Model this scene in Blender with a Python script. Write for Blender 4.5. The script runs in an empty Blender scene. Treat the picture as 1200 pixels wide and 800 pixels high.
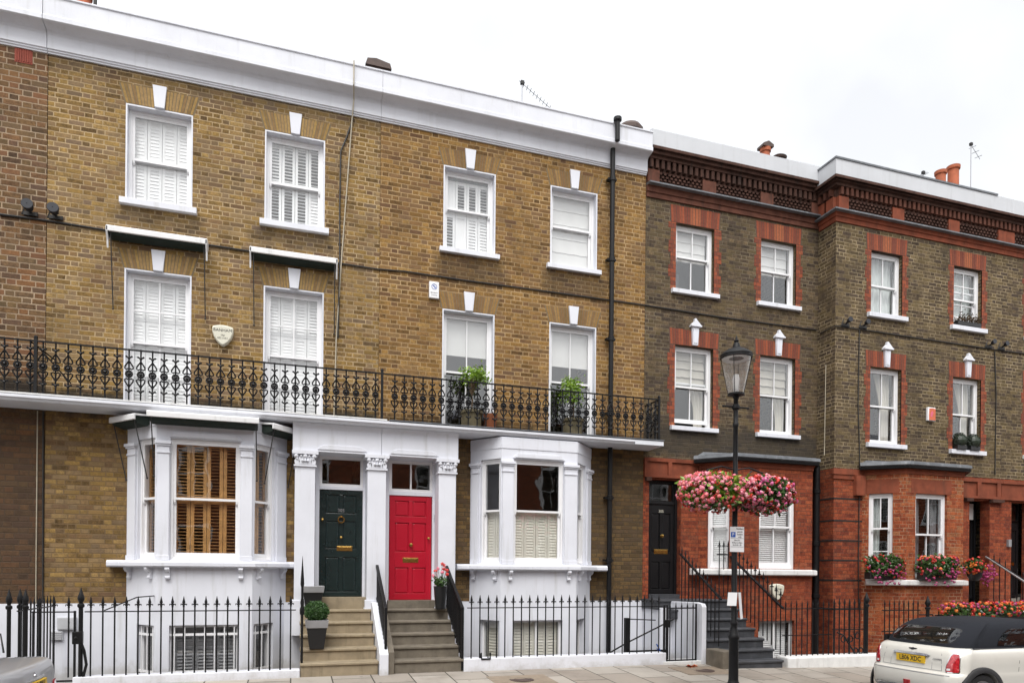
import bpy, bmesh, math, random
from math import sin, cos, pi, radians as R
from mathutils import Vector, Matrix
random.seed(7)
C = bpy.context.scene.collection
WORLD_POS = {}          # world position of roots, so parts can be built in world metres

# ------------------------------------------------------------------ objects
def tag(o, label=None, cat=None, group=None, kind=None):
    if label: o['label'] = label
    if cat: o['category'] = cat
    if group: o['group'] = group
    if kind: o['kind'] = kind
    return o
def root(name, loc, label, cat, group=None, rz=0):
    o = bpy.data.objects.new(name, None); C.objects.link(o)
    o.empty_display_size = .1
    o.location = loc; o.rotation_euler = (0, 0, rz)
    WORLD_POS[o.name] = Vector(loc)
    return tag(o, label, cat, group)
def copy_tree(o, parent=None):
    c = o.copy(); C.objects.link(c)
    if parent: c.parent = parent
    for ch in o.children: copy_tree(ch, c)
    return c

class Fr:
    """a vertical working plane: u along it, d out of it, z up"""
    def __init__(s, ox, oy, ux=1., uy=0.):
        l = math.hypot(ux, uy); s.o = (ox, oy); s.u = (ux/l, uy/l); s.n = (uy/l, -ux/l)
    def __call__(s, u, d, z):
        return (s.o[0]+s.u[0]*u+s.n[0]*d, s.o[1]+s.u[1]*u+s.n[1]*d, z)

class MB:
    def __init__(s): s.v = []; s.f = []; s.mi = []; s.m = 0
    def add(s, vs, fs):
        b = len(s.v); s.v += [tuple(p) for p in vs]
        for f in fs: s.f.append([b+i for i in f]); s.mi.append(s.m)
        return s
    def poly(s, pts): return s.add(pts, [range(len(pts))])
    def hexa(s, p):  # 8 corners: 0-3 bottom loop, 4-7 top loop
        return s.add(p, [(3,2,1,0),(4,5,6,7),(0,1,5,4),(1,2,6,5),(2,3,7,6),(3,0,4,7)])
    def box(s, x0, x1, y0, y1, z0, z1):
        return s.hexa([(x0,y0,z0),(x1,y0,z0),(x1,y1,z0),(x0,y1,z0),(x0,y0,z1),(x1,y0,z1),(x1,y1,z1),(x0,y1,z1)])
    def fbox(s, fr, u0, u1, d0, d1, z0, z1):
        return s.hexa([fr(u0,d1,z0),fr(u1,d1,z0),fr(u1,d0,z0),fr(u0,d0,z0),fr(u0,d1,z1),fr(u1,d1,z1),fr(u1,d0,z1),fr(u0,d0,z1)])
    def prism(s, pts, fn, a, b):
        """extrude a 2-D outline; fn(p, q, t) gives the 3-D point, t from a to b"""
        n = len(pts)
        vs = [fn(p, q, a) for p, q in pts] + [fn(p, q, b) for p, q in pts]
        fs = [list(range(n)), list(range(2*n-1, n-1, -1))]
        fs += [(i+n, (i+1) % n+n, (i+1) % n, i) for i in range(n)]
        return s.add(vs, fs)
    def plan(s, pts, z0, z1): return s.prism(pts, lambda x, y, t: (x, y, t), z1, z0)
    def sweep(s, prof, path, closed=False):
        """mitred sweep: prof = [(offset outwards, z)], path = plan points, outwards is to the right of travel"""
        P = [Vector(p) for p in path]; n = len(P); off = []
        for i in range(n):
            a = (P[i]-P[i-1]).normalized() if (i > 0 or closed) else None
            b = (P[(i+1) % n]-P[i]).normalized() if (i < n-1 or closed) else None
            if a is None: a = b
            if b is None: b = a
            na = Vector((a.y, -a.x)); nb = Vector((b.y, -b.x)); m = (na+nb).normalized()
            off.append(m/max(.3, m.dot(na)))
        k = len(prof); vs = []
        for i in range(n):
            for (o, z) in prof: q = P[i]+off[i]*o; vs.append((q.x, q.y, z))
        fs = []
        for i in range(n if closed else n-1):
            j = (i+1) % n
            for t in range(k-1): fs.append((i*k+t, j*k+t, j*k+t+1, i*k+t+1))
        if not closed: fs += [list(range(k)), list(range(n*k-1, (n-1)*k-1, -1))]
        return s.add(vs, fs)
    def tube(s, pts, r, n=6, caps=True):
        pts = [Vector(p) for p in pts]; rs = r if isinstance(r, (list, tuple)) else [r]*len(pts)
        vs = []; up = None
        for i, p in enumerate(pts):
            t = (pts[min(i+1, len(pts)-1)]-pts[max(i-1, 0)])
            if t.length < 1e-9: t = Vector((0, 0, 1))
            t.normalize()
            if up is None:
                up = Vector((0, 0, 1)) if abs(t.z) < .9 else Vector((0, 1, 0))
            a = t.cross(up); a.normalize(); b = a.cross(t); up = b
            for k in range(n):
                q = p+(a*cos(2*pi*k/n)+b*sin(2*pi*k/n))*rs[i]; vs.append(q)
        fs = []
        for i in range(len(pts)-1):
            for k in range(n): fs.append((i*n+k, i*n+(k+1) % n, (i+1)*n+(k+1) % n, (i+1)*n+k))
        if caps: fs += [list(range(n-1, -1, -1)), list(range((len(pts)-1)*n, len(pts)*n))]
        return s.add(vs, fs)
    def lathe(s, prof, c, n=20, sx=1., sy=1., twist=0):
        vs = []
        for (r, z) in prof:
            for k in range(n): a = 2*pi*k/n+twist; vs.append((c[0]+r*cos(a)*sx, c[1]+r*sin(a)*sy, c[2]+z))
        fs = []
        for i in range(len(prof)-1):
            for k in range(n): fs.append((i*n+k, i*n+(k+1) % n, (i+1)*n+(k+1) % n, (i+1)*n+k))
        fs += [list(range(n-1, -1, -1)), list(range((len(prof)-1)*n, len(prof)*n))]
        return s.add(vs, fs)
    def ball(s, c, r, n=6, m=4, sz=1.):
        return s.lathe([(r*max(.05, sin(pi*i/m)), -r*cos(pi*i/m)*sz) for i in range(m+1)], c, n)
    def wall(s, fr, u0, u1, z0, z1, holes=(), t=.25, d=0.):
        us = sorted({u0, u1, *[min(max(h[i], u0), u1) for h in holes for i in (0, 1)]})
        zs = sorted({z0, z1, *[min(max(h[i], z0), z1) for h in holes for i in (2, 3)]})
        def hole(a, b): return any(h[0]-1e-6 < a < h[1]+1e-6 and h[2]-1e-6 < b < h[3]+1e-6 for h in holes)
        solid = {}
        for i in range(len(us)-1):
            for j in range(len(zs)-1):
                solid[i, j] = not hole((us[i]+us[i+1])/2, (zs[j]+zs[j+1])/2)
        for (i, j), ok in solid.items():
            if not ok: continue
            a, b, c, e = us[i], us[i+1], zs[j], zs[j+1]
            s.poly([fr(a,d,c), fr(b,d,c), fr(b,d,e), fr(a,d,e)])
            s.poly([fr(a,d-t,e), fr(b,d-t,e), fr(b,d-t,c), fr(a,d-t,c)])
            if not solid.get((i-1, j)): s.poly([fr(a,d-t,c), fr(a,d,c), fr(a,d,e), fr(a,d-t,e)])
            if not solid.get((i+1, j)): s.poly([fr(b,d,c), fr(b,d-t,c), fr(b,d-t,e), fr(b,d,e)])
            if not solid.get((i, j-1)): s.poly([fr(a,d-t,c), fr(b,d-t,c), fr(b,d,c), fr(a,d,c)])
            if not solid.get((i, j+1)): s.poly([fr(a,d,e), fr(b,d,e), fr(b,d-t,e), fr(a,d-t,e)])
        return s
    def build(s, name, mat, parent=None, smooth=False, bevel=0, local=False, label=None, merge=False):
        me = bpy.data.meshes.new(name)
        off = Vector((0, 0, 0))
        if parent is not None and not local:
            p = parent
            while p.parent: p = p.parent
            off = WORLD_POS.get(p.name, Vector((0, 0, 0)))
        me.from_pydata([Vector(v)-off for v in s.v], [], s.f)
        for m in (mat if isinstance(mat, (list, tuple)) else [mat]): me.materials.append(m)
        if s.m or any(s.mi): me.polygons.foreach_set('material_index', s.mi)
        if merge:
            bm = bmesh.new(); bm.from_mesh(me); bmesh.ops.remove_doubles(bm, verts=bm.verts, dist=1e-4)
            bmesh.ops.recalc_face_normals(bm, faces=bm.faces); bm.to_mesh(me); bm.free()
        if smooth:
            me.polygons.foreach_set('use_smooth', [True]*len(me.polygons))
            try: me.set_sharp_from_angle(angle=R(40))
            except Exception: pass
        me.update()
        o = bpy.data.objects.new(name, me); C.objects.link(o)
        if parent is not None: o.parent = parent
        if bevel:
            b = o.modifiers.new('edge', 'BEVEL'); b.width = bevel; b.segments = 2; b.limit_method = 'ANGLE'; b.angle_limit = R(40)
        if label: o['label'] = label
        return o

def letters(txt, size, name, mat, parent, fr, u, d, z, ext=.001, align='CENTER', sx=1.):
    """lettering as a thin mesh standing on the plane fr"""
    cu = bpy.data.curves.new(name, 'FONT'); cu.body = txt; cu.size = size; cu.extrude = ext; cu.resolution_u = 2
    cu.align_x = align; cu.align_y = 'CENTER'
    t = bpy.data.objects.new(name, cu)
    C.objects.link(t); bpy.context.view_layer.update()
    me = bpy.data.meshes.new_from_object(t.evaluated_get(bpy.context.evaluated_depsgraph_get()))
    C.objects.unlink(t); bpy.data.objects.remove(t)
    off = Vector((0, 0, 0))
    p = parent
    while p.parent: p = p.parent
    off = WORLD_POS.get(p.name, off)
    for v in me.vertices:
        x, y, q = v.co; v.co = Vector(fr(u+x*sx, d+q, z+y))-off
    me.materials.clear(); me.materials.append(mat); me.name = name
    o = bpy.data.objects.new(name, me); C.objects.link(o); o.parent = parent
    return o

# ------------------------------------------------------------------ materials
class NT:
    def __init__(s, m):
        m.use_nodes = True; s.t = m.node_tree; s.n = s.t.nodes; s.n.clear()
    def new(s, typ, **k):
        n = s.n.new(typ)
        for a, b in k.items():
            if a == 'ins':
                for i, v in b.items(): s.put(n.inputs[i], v)
            else: setattr(n, a, b)
        return n
    def put(s, sock, v):
        if isinstance(v, bpy.types.NodeSocket): s.t.links.new(v, sock)
        elif v is not None:
            if isinstance(v, (tuple, list)) and len(v) == 3 and sock.type == 'RGBA': v = (*v, 1)
            sock.default_value = v
    def math(s, op, a, b=None, c=None, clamp=False):
        n = s.new('ShaderNodeMath', operation=op); n.use_clamp = clamp
        for i, x in enumerate((a, b, c)):
            if x is not None: s.put(n.inputs[i], x)
        return n.outputs[0]
    def mix(s, fac, a, b, mode='MIX'):
        n = s.new('ShaderNodeMix', data_type='RGBA', blend_type=mode); n.clamp_factor = True
        s.put(n.inputs[0], fac); s.put(n.inputs[6], a); s.put(n.inputs[7], b); return n.outputs[2]
    def ramp(s, fac, stops, interp='LINEAR'):
        n = s.new('ShaderNodeValToRGB'); r = n.color_ramp; r.interpolation = interp
        while len(r.elements) < len(stops): r.elements.new(.5)
        for e, (p, c) in zip(r.elements, stops):
            e.position = p; e.color = (*c, 1) if len(c) == 3 else c
        s.put(n.inputs[0], fac); return n.outputs[0]
    def noise(s, vec, scale, detail=3, rough=.55, out=0):
        n = s.new('ShaderNodeTexNoise'); s.put(n.inputs['Vector'], vec); n.inputs['Scale'].default_value = scale
        n.inputs['Detail'].default_value = detail; n.inputs['Roughness'].default_value = rough; return n.outputs[out]
    def step(s, v, a, b):
        n = s.new('ShaderNodeMapRange', interpolation_type='SMOOTHSTEP'); s.put(n.inputs[0], v)
        n.inputs[1].default_value = a; n.inputs[2].default_value = b; return n.outputs[0]
    def comb(s, x, y, z=0.):
        n = s.new('ShaderNodeCombineXYZ')
        for i, q in enumerate((x, y, z)): s.put(n.inputs[i], q)
        return n.outputs[0]
    def bump(s, h, strength=.3, dist=.01):
        n = s.new('ShaderNodeBump'); s.put(n.inputs['Height'], h); n.inputs['Strength'].default_value = strength
        n.inputs['Distance'].default_value = dist; return n.outputs[0]
    def out(s, col, rough=.6, bump=None, metal=0., spec=.5, coat=0., **k):
        b = s.new('ShaderNodeBsdfPrincipled'); s.put(b.inputs['Base Color'], col); s.put(b.inputs['Roughness'], rough)
        b.inputs['Metallic'].default_value = metal; b.inputs['Specular IOR Level'].default_value = spec
        b.inputs['Coat Weight'].default_value = coat
        for q, v in k.items(): s.put(b.inputs[q], v)
        if bump is not None: s.put(b.inputs['Normal'], bump)
        o = s.new('ShaderNodeOutputMaterial'); s.t.links.new(b.outputs[0], o.inputs[0]); return b
    def pos(s): return s.new('ShaderNodeNewGeometry').outputs['Position']
    def wallpos(s):
        """(along the wall, z) for any upright face"""
        g = s.new('ShaderNodeNewGeometry')
        cr = s.new('ShaderNodeVectorMath', operation='CROSS_PRODUCT'); cr.inputs[0].default_value = (0, 0, 1)
        s.t.links.new(g.outputs['True Normal'], cr.inputs[1])
        dt = s.new('ShaderNodeVectorMath', operation='DOT_PRODUCT')
        s.t.links.new(g.outputs['Position'], dt.inputs[0]); s.t.links.new(cr.outputs[0], dt.inputs[1])
        sp = s.new('ShaderNodeSeparateXYZ'); s.t.links.new(g.outputs['Position'], sp.inputs[0])
        return dt.outputs['Value'], sp.outputs[2], g.outputs['Position'], sp

MATS = {}
def mat(name):
    m = bpy.data.materials.new(name); MATS[name] = m; return m

def plain(name, col, rough=.6, var=.08, scale=3., bump=0., metal=0., coat=0., spec=.5, grime=None, streak=0., splash=None):
    m = mat(name); t = NT(m); p = t.pos()
    n = t.noise(p, scale, 5, .6)
    c2 = tuple(max(0, x*(1-var*2)) for x in col); c3 = tuple(min(1, x*(1+var)) for x in col)
    c = t.ramp(n, [(.25, c2), (.6, col), (.8, c3)])
    if grime:
        sp = t.new('ShaderNodeMapping'); sp.inputs['Scale'].default_value = (7, 7, .7); t.put(sp.inputs[0], p)
        g = t.noise(sp.outputs[0], 1., 5, .65)
        c = t.mix(t.math('MULTIPLY', t.step(g, .52, .75), streak or .35), c, grime)
    if splash:                                                   # dirt thrown up from the pavement
        sz = t.new('ShaderNodeSeparateXYZ'); t.put(sz.inputs[0], p)
        e = t.math('ADD', sz.outputs[2], t.math('MULTIPLY', t.math('SUBTRACT', t.noise(p, 4., 6, .7), .5), .55))
        c = t.mix(t.math('MULTIPLY', t.math('SUBTRACT', 1., t.step(e, -.12, .16)), .55), c, splash)
    fine = t.noise(p, scale*22, 2)
    t.out(c, t.math('ADD', rough-.06, t.math('MULTIPLY', n, .12)), t.bump(fine, bump, .004) if bump else None, metal, spec, coat)
    return m

def brick(name, stops, mortar, course=.075, length=.338, flemish=True, soot=None, soot_amt=.6, patch=None, bands=(), joint=.011, mort_var=.25, seed=0., mort=(.35, .95), tints=None, low=None):
    m = mat(name); t = NT(m); u, z, pos, sp = t.wallpos()
    wob = t.math('MULTIPLY', t.math('SUBTRACT', t.noise(pos, 5., 2), .5), .006)
    z2 = t.math('ADD', z, wob)
    row = t.math('FLOOR', t.math('DIVIDE', z2, course))
    fz = t.math('MULTIPLY', t.math('FRACT', t.math('DIVIDE', z2, course)), course)
    shift = t.math('MULTIPLY', t.math('MODULO', t.math('ABSOLUTE', row), 2.), .5)
    jit = t.new('ShaderNodeTexWhiteNoise', noise_dimensions='1D'); t.put(jit.inputs['W'], row)
    q = t.math('ADD', t.math('ADD', t.math('DIVIDE', u, length), shift), t.math('MULTIPLY', jit.outputs[0], .12))
    cell = t.math('FLOOR', q); fx = t.math('FRACT', q)
    if flemish:
        isb = t.math('GREATER_THAN', fx, .667)
        loc = t.math('SUBTRACT', fx, t.math('MULTIPLY', isb, .667))
        w = t.math('SUBTRACT', .667, t.math('MULTIPLY', isb, .334))
        cid = t.math('ADD', t.math('MULTIPLY', cell, 2.), isb)
    else: loc, w, cid = fx, 1., cell
    du = t.math('MULTIPLY', t.math('MINIMUM', loc, t.math('SUBTRACT', w, loc)), length)
    dz = t.math('MINIMUM', fz, t.math('SUBTRACT', course, fz))
    rag = t.math('MULTIPLY', t.math('SUBTRACT', t.noise(pos, 45., 3), .5), .012)
    dist = t.math('ADD', t.math('MINIMUM', du, dz), rag)
    face = t.step(dist, joint*.34, joint*.62)           # 1 on the brick, 0 in the joint
    wn = t.new('ShaderNodeTexWhiteNoise', noise_dimensions='2D'); t.put(wn.inputs['Vector'], t.comb(t.math('ADD', cid, seed), row))
    big = t.noise(pos, .55, 4, .6)
    fac = t.math('ADD', wn.outputs['Value'], t.math('MULTIPLY', t.math('SUBTRACT', big, .5), .5), clamp=True)
    col = t.ramp(fac, stops)
    fine = t.noise(pos, 38., 3, .65)
    col = t.mix(1., col, t.ramp(fine, [(.25, (.58, .58, .58)), (.7, (1.28, 1.28, 1.28))]), 'MULTIPLY')
    col = t.mix(1., col, t.ramp(t.noise(pos, 9., 4, .7), [(.28, (.58, .58, .60)), (.5, (1., 1., 1.)), (.72, (1.34, 1.30, 1.18))]), 'MULTIPLY')
    if tints:                                                    # odd bricks: purple, grey and yellow ones among the rest
        w2 = t.new('ShaderNodeTexWhiteNoise', noise_dimensions='3D'); t.put(w2.inputs['Vector'], t.comb(cid, row, 5.3+seed))
        spl = t.new('ShaderNodeSeparateColor'); t.put(spl.inputs[0], w2.outputs['Color'])
        for ch, k, amt in tints:
            col = t.mix(t.math('MULTIPLY', t.step(t.math('ADD', spl.outputs[ch], t.math('MULTIPLY', t.math('SUBTRACT', t.noise(pos, .8+ch*.35, 3), .5), .7)), .52, .95), amt), col, k)
    mc = t.mix(t.step(t.noise(pos, 1.3, 4), .35, .7), mortar, tuple(x*(1-mort_var*1.6) for x in mortar))
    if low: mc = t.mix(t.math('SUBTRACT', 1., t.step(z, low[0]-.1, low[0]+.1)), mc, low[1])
    vis = t.math('ADD', mort[0], t.math('MULTIPLY', t.step(t.noise(pos, 1.9, 5, .75), .36, .62), mort[1]-mort[0]))
    jm = t.math('MULTIPLY', t.math('SUBTRACT', 1., face), vis)
    col = t.mix(jm, col, mc)
    if patch:
        k, lo, hi, amt = patch
        col = t.mix(t.math('MULTIPLY', t.step(t.noise(pos, .9, 5, .65), lo, hi), amt), col, k)
    if soot:
        s = t.math('MULTIPLY', t.step(t.noise(t.comb(t.math('MULTIPLY', u, 1.), t.math('MULTIPLY', z, .6)), 1.1, 6, .7), .5, .72), soot_amt)
        col = t.mix(s, col, soot)
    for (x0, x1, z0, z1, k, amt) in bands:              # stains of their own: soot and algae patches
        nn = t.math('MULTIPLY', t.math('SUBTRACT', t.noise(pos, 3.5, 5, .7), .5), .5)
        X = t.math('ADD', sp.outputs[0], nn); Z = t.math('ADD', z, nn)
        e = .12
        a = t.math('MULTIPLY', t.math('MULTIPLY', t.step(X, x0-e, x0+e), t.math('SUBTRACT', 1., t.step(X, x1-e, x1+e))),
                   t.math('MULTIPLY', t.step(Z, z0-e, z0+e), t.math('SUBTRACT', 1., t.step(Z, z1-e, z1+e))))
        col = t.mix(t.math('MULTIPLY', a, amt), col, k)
    h = t.math('ADD', face, t.math('MULTIPLY', fine, .35))
    t.out(col, .92, t.bump(h, .7, .008), spec=.12)
    return m

def glass(name, tint=(.985, .99, .99), boost=1.4, wav=.004, haze=0.):
    m = mat(name); t = NT(m); p = t.pos()
    g = t.new('ShaderNodeNewGeometry'); dp = t.new('ShaderNodeVectorMath', operation='DOT_PRODUCT')   # the same from both sides of the pane
    t.t.links.new(g.outputs['Incoming'], dp.inputs[0]); t.t.links.new(g.outputs['True Normal'], dp.inputs[1])
    k = t.math('POWER', t.math('SUBTRACT', 1., t.math('ABSOLUTE', dp.outputs['Value']), clamp=True), 5.)
    fres = t.math('ADD', .043, t.math('MULTIPLY', k, .95))
    b = t.bump(t.noise(p, 1.7, 2), .5, wav)
    tr = t.new('ShaderNodeBsdfTransparent', ins={0: tint}); gl = t.new('ShaderNodeBsdfGlossy', ins={0: (1, 1, 1), 'Roughness': .0, 'Normal': b})
    mx = t.new('ShaderNodeMixShader'); t.put(mx.inputs[0], t.math('MULTIPLY', fres, boost, clamp=True))
    t.t.links.new(tr.outputs[0], mx.inputs[1]); t.t.links.new(gl.outputs[0], mx.inputs[2])
    if haze:                                                     # weathered, slightly milky
        df = t.new('ShaderNodeBsdfTranslucent', ins={0: (.9, .9, .9)}); m2 = t.new('ShaderNodeMixShader', ins={0: haze}); t.t.links.new(mx.outputs[0], m2.inputs[1]); t.t.links.new(df.outputs[0], m2.inputs[2]); mx = m2
    o = t.new('ShaderNodeOutputMaterial'); t.t.links.new(mx.outputs[0], o.inputs[0]); return m

def island(name, cols, rough=.85, scale=20.):
    """colour picked per loose piece"""
    m = mat(name); t = NT(m); g = t.new('ShaderNodeNewGeometry')
    n = len(cols); c = t.ramp(g.outputs['Random Per Island'], [((i+.5)/n, k) for i, k in enumerate(cols)])
    f = t.noise(g.outputs['Position'], scale, 3, .6)
    c = t.mix(1., c, t.ramp(f, [(.25, (.75, .75, .75)), (.7, (1.12, 1.12, 1.12))]), 'MULTIPLY')
    t.out(c, rough, t.bump(f, .3, .004), spec=.3); return m

def leaf(name, cols):
    m = mat(name); t = NT(m); g = t.new('ShaderNodeNewGeometry'); n = len(cols)
    c = t.ramp(g.outputs['Random Per Island'], [((i+.5)/n, k) for i, k in enumerate(cols)])
    d = t.new('ShaderNodeBsdfDiffuse'); t.put(d.inputs[0], c)
    tr = t.new('ShaderNodeBsdfTranslucent'); t.put(tr.inputs[0], c)
    gl = t.new('ShaderNodeBsdfGlossy', ins={'Roughness': .45, 0: (1, 1, 1)})
    a = t.new('ShaderNodeMixShader', ins={0: .3}); t.t.links.new(d.outputs[0], a.inputs[1]); t.t.links.new(tr.outputs[0], a.inputs[2])
    b = t.new('ShaderNodeMixShader', ins={0: .05}); t.t.links.new(a.outputs[0], b.inputs[1]); t.t.links.new(gl.outputs[0], b.inputs[2])
    o = t.new('ShaderNodeOutputMaterial'); t.t.links.new(b.outputs[0], o.inputs[0]); return m

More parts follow.
